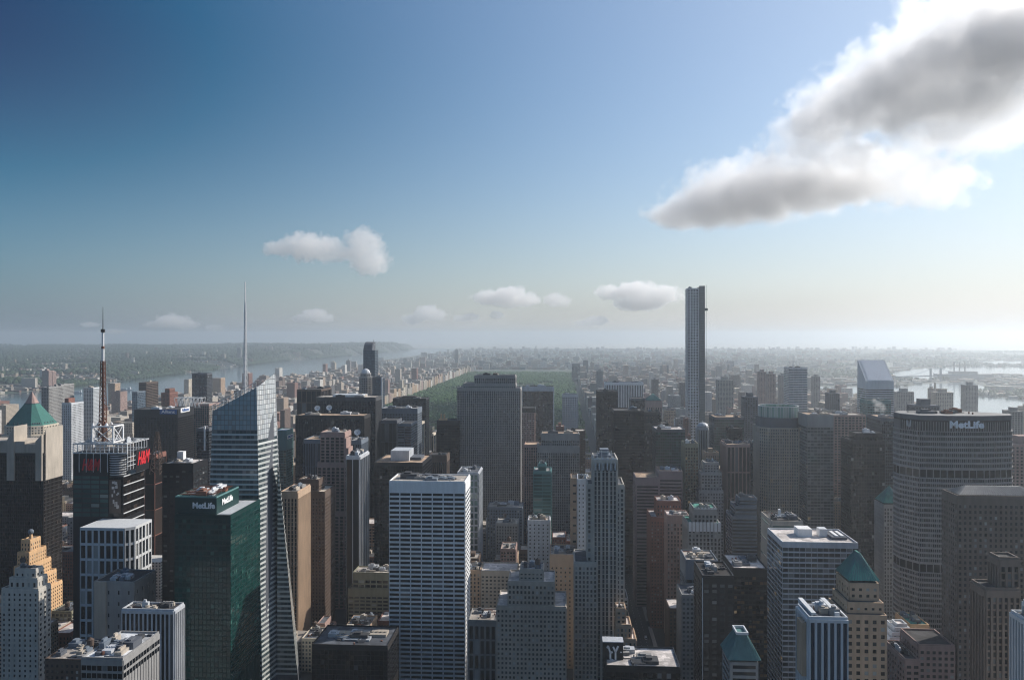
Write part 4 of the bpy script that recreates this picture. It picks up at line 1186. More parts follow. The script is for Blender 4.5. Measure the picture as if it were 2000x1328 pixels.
def hip(mat, h, run, over=1.5, tier=-1, nm='roof', ridge=None, capm=None):
    """A hipped or pyramid roof on the last tier: h metres high, run = how far in the top edge stands."""
    def f(root, e, B):
        x0, x1, y0, y1, z = B[tier]
        x0 -= over; x1 += over; y0 -= over; y1 += over; z += 1.4
        m = MB(); rx = min(run, (x1 - x0) / 2 - .5); ry = min(run, (y1 - y0) / 2 - .5)
        n = len(m.v)
        m.v += [(x0, y0, z), (x1, y0, z), (x1, y1, z), (x0, y1, z), (x0 + rx, y0 + ry, z + h), (x1 - rx, y0 + ry, z + h), (x1 - rx, y1 - ry, z + h), (x0 + rx, y1 - ry, z + h)]
        for q in ((4, 5, 6, 7), (0, 1, 5, 4), (1, 2, 6, 5), (2, 3, 7, 6), (3, 0, 4, 7), (0, 3, 2, 1)): m.f.append(tuple(n + i for i in q))
        o = m.build(nm, W(mat), root)
        # standing seams
        s = MB(); k = int((x1 - x0) / 1.6)
        for i in range(1, k):
            t = i / k; s.bar((x0 + (x1 - x0) * t, y0, z), (x0 + rx + (x1 - x0 - 2 * rx) * t, y0 + ry, z + h), .36)
        kk = int((y1 - y0) / 1.6)
        for i in range(1, kk):
            t = i / kk
            for xa, xb in ((x0, x0 + rx), (x1, x1 - rx)): s.bar((xa, y0 + (y1 - y0) * t, z), (xb, y0 + ry + (y1 - y0 - 2 * ry) * t, z + h), .36)
        s.build('roof_seam', W('tealwall' if mat == 'copper' else mat), o, root=root)
        if capm:
            c = MB(); c.box(x0 + rx - .8, x1 - rx + .8, y0 + ry - .8, y0 + ry, z + h, z + h + 1.6); c.box(x0 + rx - .8, x1 - rx + .8, y1 - ry, y1 - ry + .8, z + h, z + h + 1.6); c.box(x0 + rx - .8, x0 + rx, y0 + ry, y1 - ry, z + h, z + h + 1.6); c.box(x1 - rx, x1 - rx + .8, y0 + ry, y1 - ry, z + h, z + h + 1.6)
            c.build('cap', W(capm), root)
    return f
def dishes(spots, dia, Y, mat='paper'):
    def f(root, e, B):
        for u, v in spots:
            p = P(u, v, Y); bm = bmesh.new(); r = dia / 2
            k = 8; n = 20; rings = []
            M = Matrix.Translation(p - root.location) @ Matrix.Rotation(math.radians(62), 4, 'X') @ Matrix.Rotation(.2, 4, 'Y')
            for i in range(k + 1):
                t = i / k; rings.append([bm.verts.new(M @ Vector((r * t * math.cos(a), r * t * math.sin(a), .5 * r * t * t))) for a in np.linspace(0, 2 * math.pi, n + 1)[:-1]])
            for i in range(1, k):
                for j in range(n): bm.faces.new((rings[i][j], rings[i][(j + 1) % n], rings[i + 1][(j + 1) % n], rings[i + 1][j]))
            me = D.meshes.new('satellite_dish'); bm.to_mesh(me); bm.free(); me.materials.append(W(mat))
            o = D.objects.new('satellite_dish', me); C.objects.link(o); o.parent = root
            m = MB(); m.bar(p, p + Vector((0, 1, -r * 1.5)), .9); m.bar(p + Vector((0, -.2, 0)), p + Vector((0, -r * .9, r * .5)), .35); m.cyl(p.x, p.y + 1, p.z - r * 1.5, p.z - r, 2.2, 1.2, n=8); m.build('dish_mount', W('grey'), o, root=root)
    return f
def board(items):
    """Sign boards: (text, face, u, v, Y, width, height, board material, letter material, font size)."""
    def f(root, e, B):
        for text, face, u, v, Y, w, h, bm_, lm_, sz in items:
            if face == 'south':
                p = P(u, v, Y); m = MB(); m.box(p.x - w / 2, p.x + w / 2, Y - .9, Y - .2, p.z - h / 2, p.z + h / 2); o = m.build('sign', W(bm_), root)
                if text: lettering(text, root, o, (p.x, Y - 1.1, p.z), sz, W(lm_), fat=.03, width=w * .8)
            else:
                x = B[0][1]; y = x / ratio(u); p = P(u, v, y); m = MB(); m.box(x + .2, x + .9, y - w / 2, y + w / 2, p.z - h / 2, p.z + h / 2); o = m.build('sign', W(bm_), root)
                if text: lettering(text, root, o, (x + 1.1, y, p.z), sz, W(lm_), face='east', fat=.03, width=w * .8)
    return f
def penthouse(items):
    """Extra solid volumes: (part name, u0, u1, v_bottom, v_top, Y, dy, material)."""
    def f(root, e, B):
        for nm, ua, ub, vb, vt, Y, dy, mt in items:
            m = MB(); um = (ua + ub) / 2
            m.box(XU(ua, Y), XU(ub, Y), Y, Y + dy, ZV(um, vb, Y), ZV(um, vt, Y)); m.build(nm, W(mt), root)
    return f
def also(*fs):
    def f(root, e, B):
        for g in fs: g(root, e, B)
    return f
def antenna(u, v0, v1, Y, w, mat='steel'):
    def f(root, e, B):
        m = MB(); a = P(u, v0, Y); m.cyl(a.x, a.y, a.z, ZV(u, v1, Y), w, w * .4, n=8); m.build('antenna', W(mat), root)
    return f
def hoist(root, e, B):
    x0, x1, y0, y1, z = B[0]; Y = y0
    xa = XU(1365.5, Y); m = MB(); m.box(xa, x1 + 1.5, Y - 3.5, Y - .9, 0, z + 6)
    m.build('hoist_tower', wall('hoist mesh', (.06, .09, .10)), root)
    l = MB(); zz = 40
    while zz < z + 5: l.box(xa - .1, x1 + 1.6, Y - 3.7, Y - 3.5, zz, zz + .7); zz += 5.5
    l.build('hoist_landing', W('bluegrey'), root)
    c = MB(); c.bar((x1 + 4.5, Y - 2, 60), (x1 + 4.5, Y - 2, z + 8), .5); c.box(x1 + 1.5, x1 + 7.5, Y - 4, Y, ZV(1376, 607, Y), ZV(1376, 602, Y)); c.build('crane_mast', W('green'), root)
def ysign(root, e, B):
    Y = 548.0
    x0, x1 = XU(1178, Y), XU(1217, Y); za, zb = ZV(1197, 1290, Y), ZV(1197, 1254, Y)
    m = MB(); m.box(x0, x1, Y, Y + 9, za, zb); s = m.build('sign', W('umber'), root)
    t = MB(); t.box(x0 - .3, x1 + .3, Y - .3, Y + 9.3, zb, zb + .5); t.build('sign_cap', W('steel'), s, root=root)
    l = MB(); w = x1 - x0; h = zb - za
    def pt(a, b): return Vector((x0 + w * a, Y - .15, za + h * b))
    for pts in (((.25, .82), (.36, .45), (.36, .1)), ((.25, .82), (.2, .7)), ((.36, .45), (.47, .5)), ((.5, .78), (.62, .5), (.62, .08)), ((.75, .82), (.62, .5)), ((.36, .1), (.5, .05))):
        for a, b in zip(pts[:-1], pts[1:]): l.bar(pt(*a), pt(*b), 1.15)
    l.build('lettering', W('paper'), s, root=root)
    d = MB(); d.box(*(lambda p: (p.x, p.x + 1.2, Y - .2, Y, p.z, p.z + .8))(pt(.85, .45))); d.build('lettering', W('paper'), s, root=root)
def deco_crown(root, e, B):
    x0, x1, y0, y1, z = B[1]
    m = MB(); n = 7
    for i in range(n):
        a = x0 + (x1 - x0) * i / n; b = x0 + (x1 - x0) * (i + 1) / n
        m.poly([(a, y0 - .8, z - 5), (b, y0 - .8, z - 5), (b, y0 - .8, z), ((a + b) / 2, y0 - .8, z + 2.5), (a, y0 - .8, z)])
    m.build('zigzag_crown', W('silver'), root)
    x0, x1, y0, y1, z = B[0]
    m = MB()
    for i in range(9):
        a = x0 + (x1 - x0) * i / 9; m.box(a + .6, a + 3.2, y0 - 1.0, y0, z - 7, z + 2.4)
    m.build('finial', W('silver'), root)
def arch_top(root, e, B):
    # crown of the tall setback tower: pale shafts with pointed ends, then a blue penthouse
    x0, x1, y0, y1, z = B[2]
    m = MB(); n = 9
    for i in range(n):
        a = x0 + (x1 - x0) * i / n; w = (x1 - x0) / n
        m.box(a + .25, a + w - .25, y0 - .9, y0, z - 9, z + (1.6 if i % 2 else .4))
    m.build('crown', W('silver'), root)
    Y = y0 + 6
    m = MB(); m.box(XU(1169, Y), XU(1193, Y), Y, Y + 14, z, ZV(1180, 889, Y)); m.box(XU(1172, Y), XU(1189, Y), Y + 2, Y + 12, ZV(1180, 889, Y), ZV(1180, 878, Y)); m.build('penthouse', W('bluegrey'), root)
    m = MB()
    for uu in (1166, 1175, 1187, 1194): m.bar((XU(uu, Y), Y - 3, z), (XU(uu, Y), Y - 3, z + 7), .5)
    m.bar((XU(1166, Y), Y - 3, z + 6), (XU(1194, Y), Y - 3, z + 6), .5); m.build('roof_frame', W('silver'), root)
def steps_fin(root, e, B):
    x0, x1, y0, y1, z = B[2]
    m = MB(); n = 5
    for i in range(n):
        xx = XU(675 + i * 4.5, y0) ; zz = z - 6 - i * 11
        m.box(xx - 2, xx + 1.2, y0 - 1.5 - i * .4, y0 + 18, 40, zz)
    m.build('stepped_fin', W('pink'), root)
def twin_spires(root, e, B, wm, panes):
    Y = 1350.0
    m = wm.setdefault('silver', MB())
    for ua, ub, v in ((1211, 1217.5, 915), (1216, 1222.5, 932)):
        x0, x1 = XU(ua, Y), XU(ub, Y); zb = ZV(1217, 960, Y); cx, cy = (x0 + x1) / 2, Y + 3
        if ua == 1216: cy += 14
        m.box(x0, x1, cy - 3, cy + 3, 0, zb); m.cyl(cx, cy, zb, ZV(1217, v, Y), (x1 - x0) / 2, .08, n=8)
        for a in (-1, 1): m.cyl(cx + a * (x1 - x0) * .45, cy - 2.5, zb - 4, zb + 8, .6, .05, n=6)
def tent_truss(root, e, B):
    x0, x1, y0, y1, z = B[0]; m = MB()
    xa, xb = XU(343, y0), XU(395, y0); zt = ZV(370, 777, y0); z0 = ZV(370, 795, y0); n = 7
    for yy in (y0 - 6, y0 + 14):
        m.bar((xa, yy, zt), (xb, yy, zt), 1.0); m.bar((xa, yy, z0), (xb, yy, z0), .8)
        for i in range(n):
            a = xa + (xb - xa) * i / n; b = xa + (xb - xa) * (i + 1) / n; c = (a + b) / 2
            m.bar((a, yy, zt), (c, yy, z0), .8); m.bar((c, yy, z0), (b, yy, zt), .8)
    for i in range(n + 1): a = xa + (xb - xa) * i / n; m.bar((a, y0 - 6, zt), (a, y0 + 14, zt), .7)
    m.build('roof_truss', W('silver'), root)
    b = MB(); b.box(xa, x0 - .05, y0 - 5, y0 + 13, 0, z0 - .5); b.build('wing', W('darkgrey'), root)
def lat_spire(root, e, B):
    m = MB(); Y = 842; a = P(307, 925, Y); lattice_mast(m, a.x, a.y, a.z, ZV(307, 843, Y), 11, 2.2, 8, .7); m.build('lattice_spire', W('brown'), root)
    p = MB(); b = P(350, 905, 816); p.box(XU(346, 816), XU(358, 816), 816, 822, b.z, ZV(350, 882, 816)); p.build('billboard', W('paper'), root)
# ------------------------------------------------------------------ the buildings one can tell apart, near to far
T = dict
# --- left foreground
L('white stone apartment tower with stepped corners in the lower left corner', 'the white stone tower in the lower left corner',
  [(3, 75, 1152, 600, 15), (18, 73, 1131, 602, 12), (29, 70, 1113, 604, 9)], S(S_PUNCH, wl='pale', bay=4.4, pier=2.7, span=1.9), cat='apartment tower', name='apartment_tower', units=2, nwin=100)
L('golden stepped tower with a globe on its tip and a clock face', 'the golden stepped tower with a globe',
  [(14, 50, 1168, 813, 62), (20, 52, 1138, 817, 50), (27, 54, 1108, 820, 39), (34, 57, 1080, 823, 28), (41, 59, 1056, 826, 17)],
  S(S_PUNCH, wl='golden', bay=3.6, pier=2.2, span=2.1, top=3), units=0, extra=paramount, nwin=60)
L('tall dark slab crowned by pale concrete fins at the left edge', 'the dark slab crowned by concrete fins',
  [(-40, 85, 884, 861, 33)], S(S_CURTAIN, wl='umber', gl='bronze', bay=2.4, pier=.5, span=1.0, pp=.4), units=0, parapet=False, extra=astor_top)
L('octagonal tower with steep green copper pyramid roof and glowing tip', 'the green copper pyramid tower',
  [(-4, 81, 772, 1280, 62)], S_PUNCH, custom=wwp)
L('glass tower with red script signs, a white cube frame and a tall striped mast', 'the glass tower with the striped mast',
  [(142, 285, 870, 737, 42), (157, 256, 1030, 700, 35)], S_PUNCH, custom=times_sq, nwin=100)
L('dark green glass office tower with white lettering on its rooftop box', 'the dark green glass tower',
  [(341, 450, 1008, 620, 62)], style('green', 'green', 3.2, 4.1, .3, 1.3, top=2.5, pp=.25, ps=.2, rf='steel'), units=0, extra=green_tower, nwin=100)
L('pale crystalline glass tower with slanted facets and a tall white lattice spire', 'the pale crystalline glass tower',
  [(400, 545, 760, 690, 60)], S_PUNCH, custom=boa)
L('slim tower of tan stone piers, its east side glowing in the sun', 'the slim tan pier tower',
  [(548, 581, 962, 800, 41)], style('tan', 'bronze', 3.2, 3.9, 1.6, .6, top=6, pp=.7, ps=.1, rf='gravel'), units=5, nwin=60)
L('umber masonry tower with a dark penthouse behind the slim tan pier tower', 'the umber tower with dark penthouse',
  [(590, 634, 962, 860, 40), (583, 622, 938, 866, 22)], style('brown', 'bronze', 3.4, 3.8, 1.9, 1.7, top=6, rf='concrete'), units=1)
L('pinkish granite tower with stepped red edged setbacks on its sunny side', 'the pinkish stepped granite tower',
  [(608, 690, 1000, 945, 40), (620, 682, 905, 947, 36), (626, 673, 846, 950, 28)], style('pink', 'bronze', 5.5, 4.0, 1.7, 1.1, top=5, pp=.6, rf='concrete'), units=2, extra=also(steps_fin, antenna(672, 880, 838, 952, .6)))
L('grey ribbed slab with a sunlit roof left of the pinkish stepped granite tower', 'the grey ribbed slab',
  [(593, 640, 860, 1040, 42)], S(S_RIBS, wl='bluegrey', rf='tan'), units=3)
L('black tower striped with bright white vertical fins', 'the black tower with white fins',
  [(676, 702, 892, 900, 42)], style('steel', 'black', 9, 200, .7, 0, top=3, pp=1.2, ps=.1, rf='slate'), units=4)
L('grey ribbed tower carrying two large white dishes, the nearer pair of dishes', 'the grey tower with two large dishes',
  [(672, 705, 862, 1080, 40)], S(S_RIBS, wl='bluegrey', rf='grey'), units=1, extra=dishes([(678, 846), (698, 845)], 8.5, 1076))
L('broad dark slab in front of an even taller slab, two small dishes on its roof', 'the broad dark slab with small dishes',
  [(577, 711, 813, 1183, 38)], style('umber', 'black', 2.4, 3.9, .9, .5, top=4, pp=.5, ps=.15, rf='tan'), units=3, extra=dishes([(620, 798), (643, 797)], 8.5, 1200))
L('tallest broad dark slab with a sunlit grey end wall, behind the slab with small dishes', 'the tallest broad dark slab',
  [(617, 733, 777, 1264, 43)], style('darkgrey', 'black', 2.4, 3.9, .9, .4, top=5, pp=.6, ps=.15, rf='gravel'), units=2, extra=penthouse([('roof_screen', 650, 710, 777, 771, 1272, 26, 'silver')]))
L('dark tower with a colonnaded top and an orange lit end', 'the dark tower with colonnaded top',
  [(580, 627, 762, 1400, 62)], style('brown', 'dark', 9, 20, 1.2, 1.4, top=2, pp=.8, rf='tar'), units=1)
L('blue glass skyscraper with a curved roof alone above the park side', 'the blue curved roof skyscraper',
  [(709, 732, 672, 1924, 34)], S_CURTAIN, custom=one57)
L('stone tower with octagonal shaft and ribbed dome before the blue curved roof skyscraper', 'the ribbed dome stone tower',
  [(692, 727, 770, 1790, 40), (700, 724, 736, 1792, 30, T(chamfer=8)), (703, 721, 729, 1796, 24, T(chamfer=6))], style('grey', 'dark', 3.4, 3.8, 1.2, 1.5, top=3, rf='grey'), units=0, parapet=False, extra=dome_top(12, 'silver', 1.0))
L('dark slim tower with one pale edge right of the ribbed dome tower', 'the dark slim tower with pale edge',
  [(727, 745, 737, 1770, 32)], S(S_CURTAIN, wl='slate', gl='blue'), units=1, extra=penthouse([('edge_strip', 744.2, 746.4, 990, 738, 1769, 2, 'silver')]))
L('blue grey slab with rooftop machines at the left end of the park view', 'the blue grey slab by the park',
  [(743, 815, 799, 1352, 44)], style('bluegrey', 'dark', 2.6, 3.9, .9, 1.3, top=8, pp=.4, rf='grey'), units=6)
L('dark low shoulder tower before the blue grey slab', 'the dark shoulder tower',
  [(744, 775, 822, 1290, 40)], S(S_RIBS, wl='slate', bay=6), units=0)
L('blue grey tower of thin horizontal lines with a sunlit side', 'the blue grey tower of thin lines',
  [(777, 803, 829, 1230, 50)], S(S_BANDS, wl='bluegrey', span=1.2), units=0)
L('narrow white lit slab between the blue grey slab and the black slab', 'the narrow white lit slab',
  [(820, 823.5, 826, 1480, 30)], style('cream', 'dark', 30, 60, .5, 0, top=3), units=0)
L('matt black slab standing before the left edge of the park woods', 'the matt black slab by the park',
  [(767, 832, 779, 1666, 40)], S(S_CURTAIN, gl='black'), units=2, extra=penthouse([('penthouse', 785, 812, 779, 774, 1675, 20, 'umber')]))
L('dark glass block with flat tan roof and pale penthouse behind the white gridded tower', 'the tan roofed dark glass block',
  [(731, 825, 905, 950, 66)], S(S_CURTAIN, gl='black', bay=3.2, rf='tan'), units=0, extra=penthouse([('penthouse', 763, 799, 902, 880, 968, 30, 'steel'), ('cooling_tower', 801, 822, 900, 893, 975, 26, 'slate')]))
L('white gridded office tower in the centre foreground with seven wide window bays', 'the white gridded tower',
  [(760, 908, 942, 716, 38)], S(S_GRACE), units=5, nwin=100)
L('faceted tower of jagged grey panels just right of the white gridded tower', 'the jagged panel tower',
  [(893, 934, 924, 1000, 45)], style('steel', 'teal', 5, 8, 1.4, 1.8, top=2, pp=1.2, ps=.9, rf='slate'), units=2, extra=None)
L('low olive stone office block with banded windows left of the white gridded tower', 'the olive office block',
  [(680, 770, 1152, 850, 30), (689, 770, 1120, 853, 24)], style('olive', 'mixed', 6, 3.9, 1.2, 1.8, top=7, pp=.4, ps=.35, rf='gravel'), units=5, nwin=50)
L('low black glass block with cluttered roof at the foot of the white gridded tower', 'the low black glass block',
  [(609, 757, 1262, 640, 44)], S(S_CURTAIN, wl='umber', gl='black', bay=3.4, span=.4, rf='slate'), units=8)
L('grey stone building with tall window strips at the bottom right of the white gridded tower', 'the tall strip stone building',
  [(915, 969, 1213, 690, 30)], style('grey', 'mixed', 5.2, 12, 1.6, 1.4, top=4, pp=.6, rf='gravel'), units=2, nwin=30)
L('broad grey masonry setback building at the bottom centre', 'the broad masonry setback building',
  [(970, 1106, 1186, 652, 40), (992, 1083, 1138, 655, 32), (1015, 1061, 1114, 660, 20)], style('limestone', 'mixed', 3.1, 3.75, 1.5, 1.75, top=2.4, pp=.35, ps=.25, rf='paleroof'), units=2, tank=True, nwin=100)
L('tall grey setback tower with dark vertical window strips and a small blue penthouse', 'the tall setback tower with blue penthouse',
  [(1122, 1166, 1100, 684, 40), (1147, 1219, 948, 690, 34, T(g=1)), (1159, 1205, 897, 688, 30, T(g=1, bay=3.3, pier=1.25, span=.55, ps=.05, gl='dark', fl=3.9, pp=.9, every=2, wide=1.5))], style('pale', 'mixed', 3.3, 3.8, 1.5, 1.3, top=3, pp=.4, ps=.2, rf='slate'), units=0, nwin=100, extra=arch_top)
L('blank pink stone slab with rows of tiny windows behind the broad masonry setback building', 'the blank pink slab',
  [(1074, 1126, 1085, 790, 40)], style('tan', 'mixed', 4.4, 4.0, 2.9, 2.3, top=11, pp=.2, ps=.15, rf='gravel'), units=5, nwin=60)
L('black building with a pale flat roof and a dark rooftop sign at the bottom centre', 'the black building with rooftop sign',
  [(1184, 1329, 1304, 536, 34)], S(S_CURTAIN, wl='black', gl='black', rf='paleroof'), units=3, extra=ysign)
L('black tower with scattered drawn blinds, a white rimmed roof, lower right of centre', 'the black tower with scattered blinds',
  [(1372, 1434, 1127, 600, 38)], style('black', 'office', 6.2, 4.0, 2.4, 1.7, top=5, pp=.3, ps=.2, rf='umber'), units=3, nwin=80, extra=penthouse([('edge_strip', 1371.5, 1373, 1328, 1128, 599.4, .5, 'silver')]))
L('sunlit tan stepped building at the foot of the tall setback tower', 'the sunlit tan stepped building',
  [(1204, 1243, 1250, 658, 26), (1204, 1233, 1222, 661, 20), (1204, 1222, 1190, 664, 14)], style('tan', 'mixed', 3.2, 3.8, 1.7, 1.6, top=2, rf='paleroof'), units=1, nwin=40)
L('dark brown tower with amber lamp lit floors and a pale lavender roof', 'the dark brown amber lit tower',
  [(1432, 1499, 1112, 690, 44)], style('umber', 'amber', 3, 4.0, .4, 1.6, top=6, pp=.2, ps=.3, rf='paleroof'), units=2)
L('banded glass tower with a wide flat tan roof and two white boxes on top', 'the banded tower with flat tan roof',
  [(1528, 1676, 1062, 620, 44)], style('steel', 'office', 4.2, 3.9, .3, 1.15, top=3, pp=.15, ps=.3, rf='paleroof'), units=0, nwin=100,
  extra=penthouse([('rooftop_box', 1559, 1586, 1048, 1033, 640, 12, 'paper'), ('rooftop_box', 1601, 1616, 1048, 1033, 640, 8, 'silver'), ('louvre_bank', 1625, 1655, 1056, 1049, 632, 22, 'slate'), ('cooling_unit', 1632, 1638, 1049, 1046, 634, 16, 'paper'), ('cooling_unit', 1643, 1649, 1049, 1046, 634, 16, 'paper')]))
L('bare concrete tower with white rimmed roof behind the banded tower with flat tan roof', 'the bare concrete tower',
  [(1507, 1569, 1020, 725, 38)], style('concrete', 'teal', 40, 16, 1.5, 14, top=3, pp=.2, ps=.25, rf='tar'), units=4, extra=penthouse([('mast_foot', 1521, 1525, 1018, 995, 745, 3, 'paper')]))
L('brown stone tower under a bright green pyramid roof, lower right', 'the green pyramid stone tower',
  [(1652, 1732, 1200, 484, 30), (1656, 1726, 1176, 486, 26), (1659, 1716, 1138, 489, 22)], style('tan', 'mixed', 4.2, 4.2, 2.4, 2.0, top=3, pp=.4, ps=.3, rf='tar'), units=0, parapet=False, nwin=60, extra=hip('copper', 14, 8.5, over=.6))
L('tower with bright white and blue vertical fins at the bottom right', 'the white finned blue tower',
  [(1580, 1656, 1209, 420, 20)], style('silver', 'blue', 3.4, 60, 1.1, 0, top=1.5, pp=1.1, ps=.1, rf='slate'), units=2, extra=penthouse([('corner_bay', 1566, 1580, 1320, 1216, 421, 9, 'tan'), ('roof_wall', 1585, 1594, 1209, 1196, 422, 24, 'silver'), ('roof_wall', 1631, 1640, 1209, 1196, 422, 24, 'silver')]))
L('small grey tower under a dark teal pyramid roof at the bottom right of centre', 'the small teal pyramid tower',
  [(1426, 1481, 1292, 500, 22)], style('grey', 'dark', 20, 4, 3, 1.8, top=2, pp=.3, rf='tar'), units=0, parapet=False, extra=hip('tealwall', 13, 7, capm='silver'))
L('pale stone building topped by a white stepped ziggurat', 'the white ziggurat topped building',
  [(1730, 1792, 1262, 618, 34), (1738, 1788, 1248, 621, 28), (1743, 1782, 1238, 623, 22), (1748, 1777, 1228, 625, 16), (1752, 1772, 1221, 627, 10)], style('silver', 'mixed', 3.2, 4, 1.6, 1.4, top=1.2, rf='paleroof'), units=0, nwin=20)
L('plum coloured office block with a dark roof below the broad octagonal tower', 'the plum office block',
  [(1795, 1865, 1262, 560, 30), (1768, 1796, 1290, 556, 34, T(g=1))], style('pink', 'mixed', 4, 3.9, 1.6, 1.9, top=3, rf='tar'), units=3, nwin=30)
L('gold lit stone building just behind the white ziggurat topped building', 'the gold lit stone building',
  [(1778, 1815, 1222, 690, 30)], style('golden', 'mixed', 3.6, 3.8, 1.9, 1.8, top=3, rf='copper'), units=2)
L('huge octagonal concrete tower with white lettering under its dark roof edge', 'the huge octagonal tower',
  [(1757, 1976, 812, 760, 50)], S_PUNCH, custom=panam)
L('massive brown brick tower under a low hipped roof at the right edge', 'the brown hipped roof tower',
  [(1870, 2040, 972, 560, 22)], style('umberbrick', 'mixed', 3.2, 3.7, 1.7, 1.7, top=5, pp=.35, ps=.22, rf='tar'), units=0, nwin=100, extra=hip('grey', 4.5, 8, over=-2))
L('dark gothic stone tower with pointed buttresses before the brown hipped roof tower', 'the dark gothic tower',
  [(1925, 1992, 1152, 470, 16), (1952, 1990, 1092, 473, 11)], style('umberbrick', 'dark', 3.0, 3.8, 1.3, 1.1, top=4, pp=.9, ps=.2, rf='tar'), units=0, extra=None)
L('white and blue striped tower cut by the right edge of the photo', 'the striped tower at the right edge',
  [(2008, 2080, 1216, 430, 16), (2022, 2080, 1188, 433, 11)], style('silver', 'blue', 2.8, 60, 1.2, 0, top=2, pp=.8, ps=.1, rf='grey'), units=0)
L('stone tower with a steep green mansard squeezed behind the huge octagonal tower', 'the green mansard stone tower',
  [(1726, 1765, 985, 860, 24)], style('grey', 'mixed', 3.0, 3.8, 1.4, 1.2, top=4, pp=.6, rf='tar'), units=0, parapet=False, extra=hip('copper', 15, 11, over=0))
L('black tower with a bright roof and steam, left of the huge octagonal tower', 'the black tower with steam',
  [(1722, 1780, 818, 1050, 50)], S(S_CURTAIN, wl='slate', bay=2.2, pier=.35, pp=.4, rf='tan'), units=3)
L('dark blank tower with a stepped top behind the banded tower with flat tan roof', 'the dark blank stepped tower',
  [(1662, 1728, 862, 960, 34), (1672, 1724, 848, 966, 24)], S(S_CURTAIN, wl='black', gl='black'), units=1)
L('stone grid tower crowned by a round glass drum', 'the round glass crown tower',
  [(1487, 1575, 800, 1040, 55)], S_PUNCH, custom=round_crown)
L('dark banded slab right of the round glass crown tower', 'the dark banded slab',
  [(1577, 1628, 812, 1010, 40)], style('grey', 'office', 4, 3.9, .4, 1.1, top=14, pp=.15, ps=.35, rf='tan'), units=2)
L('pale grid slab behind the dark banded slab', 'the pale grid slab',
  [(1622, 1691, 812, 1250, 40)], style('pink', 'dark', 5.4, 3.9, 1.6, 1.4, top=2, pp=.5, ps=.4, rf='gravel'), units=4)
L('pale banded tower with a slanted wedge roof', 'the slanted wedge roof tower',
  [(1676, 1745, 705, 1500, 42)], S_BANDS, custom=citi)
L('pale blue low tower standing before the slanted wedge roof tower', 'the pale blue tower before the wedge',
  [(1694, 1740, 783, 1330, 30)], style('tealwall', 'teal', 4, 3.9, .4, 1.2, top=5), units=1)
L('thin banded slab with a mast on its corner, left of the wedge roof tower', 'the thin banded slab with a mast',
  [(1541, 1577, 719, 1970, 45)], style('steel', 'blue', 10, 4, .3, 1.7, top=3, pp=.2, ps=.35), units=1, extra=antenna(1549, 720, 696, 1975, 1.3))
L('very tall thin square tower with a white window grid', 'the very tall thin square tower',
  [(1343, 1375, 564, 1810, 30)], style('steel', 'dark', 6.2, 6.2, 2.5, 2.4, top=2, pp=.6, ps=.63, rf='steel'), units=1, extra=hoist)
L('white vertically striped slab left of the very tall thin square tower', 'the white striped slab',
  [(1182, 1256, 748, 2000, 40)], style('paper', 'black', 4.0, 300, 1.7, 0, top=5, pp=.9, ps=.1), units=1)
L('near black slab with a reddish corner before the white striped slab', 'the near black reddish corner slab',
  [(1166, 1207, 765, 1450, 36)], S(S_CURTAIN, gl='bronze', wl='umber'), units=1)
L('broad dark brown glass block right behind the tall setback tower', 'the broad dark brown glass block',
  [(1199, 1258, 804, 1110, 50)], S(S_CURTAIN, wl='umber', gl='bronze', bay=4, span=.9), units=2)
L('small black block just in front of the white striped slab', 'the small black block',
  [(1232, 1259, 779, 1600, 36)], S(S_CURTAIN, wl='slate'), units=0)
L('pink stone tower whose top holds a teal triangle roof', 'the pink teal topped tower',
  [(1262, 1293, 783, 1780, 40)], style('pink', 'dark', 5, 12, 2.4, 3, top=14, pp=.5), units=0, parapet=False, extra=hip('copper', 12, 14, over=-1))
L('dark stepped block below the pink teal topped tower', 'the dark stepped block',
  [(1256, 1306, 828, 1300, 34), (1258, 1290, 806, 1306, 26)], S(S_CURTAIN, wl='umber', gl='bronze'), units=1)
L('dark green glass tower with white frames on its roof', 'the dark green framed roof tower',
  [(1281, 1338, 840, 1150, 44)], S(S_CURTAIN, wl='slate', gl='green', bay=3, rf='paleroof'), units=4)
L('slim brown tower with a sunlit yellow lattice front', 'the slim brown lattice tower',
  [(1338, 1364, 868, 1000, 30)], style('olive', 'amber', 3.2, 3.8, 1.1, 1.2, top=4, pp=.6), units=1)
L('grey ribbed tower with a rounded crown below the very tall thin square tower', 'the grey rounded crown tower',
  [(1363, 1387, 835, 1350, 24, T(chamfer=4))], style('steel', 'dark', 3, 60, 1.0, 0, top=4, pp=.6), units=0, parapet=False, extra=dome_top(12, 'steel', .8))
L('deep green glass block with a lit roof right of the grey rounded crown tower', 'the deep green block',
  [(1395, 1453, 816, 1300, 45)], S(S_CURTAIN, wl='slate', gl='green', rf='tan'), units=2)
L('small umber block with a red brown top before the deep green block', 'the small umber block',
  [(1414, 1456, 862, 1170, 30), (1424, 1450, 838, 1175, 20)], S(S_CURTAIN, wl='umber', gl='bronze'), units=2)
L('tower of pale vertical piers with a flat sunlit roof', 'the pale pier tower',
  [(1420, 1465, 870, 1000, 40)], style('pink', 'dark', 4.6, 32, 1.1, 1.4, top=2, pp=.9, ps=.4, rf='tan'), units=2)
L('navy block between the pale pier tower and the round glass crown tower', 'the navy block',
  [(1464, 1491, 868, 1090, 34)], S(S_CURTAIN, wl='slate'), units=3)
L('blue grey terraced block of sloping bands below the pale pier tower', 'the blue grey terraced block',
  [(1430, 1479, 1010, 880, 32), (1436, 1478, 990, 884, 26), (1444, 1478, 974, 888, 18)], style('bluegrey', 'dark', 20, 3.7, .4, 1.7, top=2, ps=.5, rf='slate'), units=1)
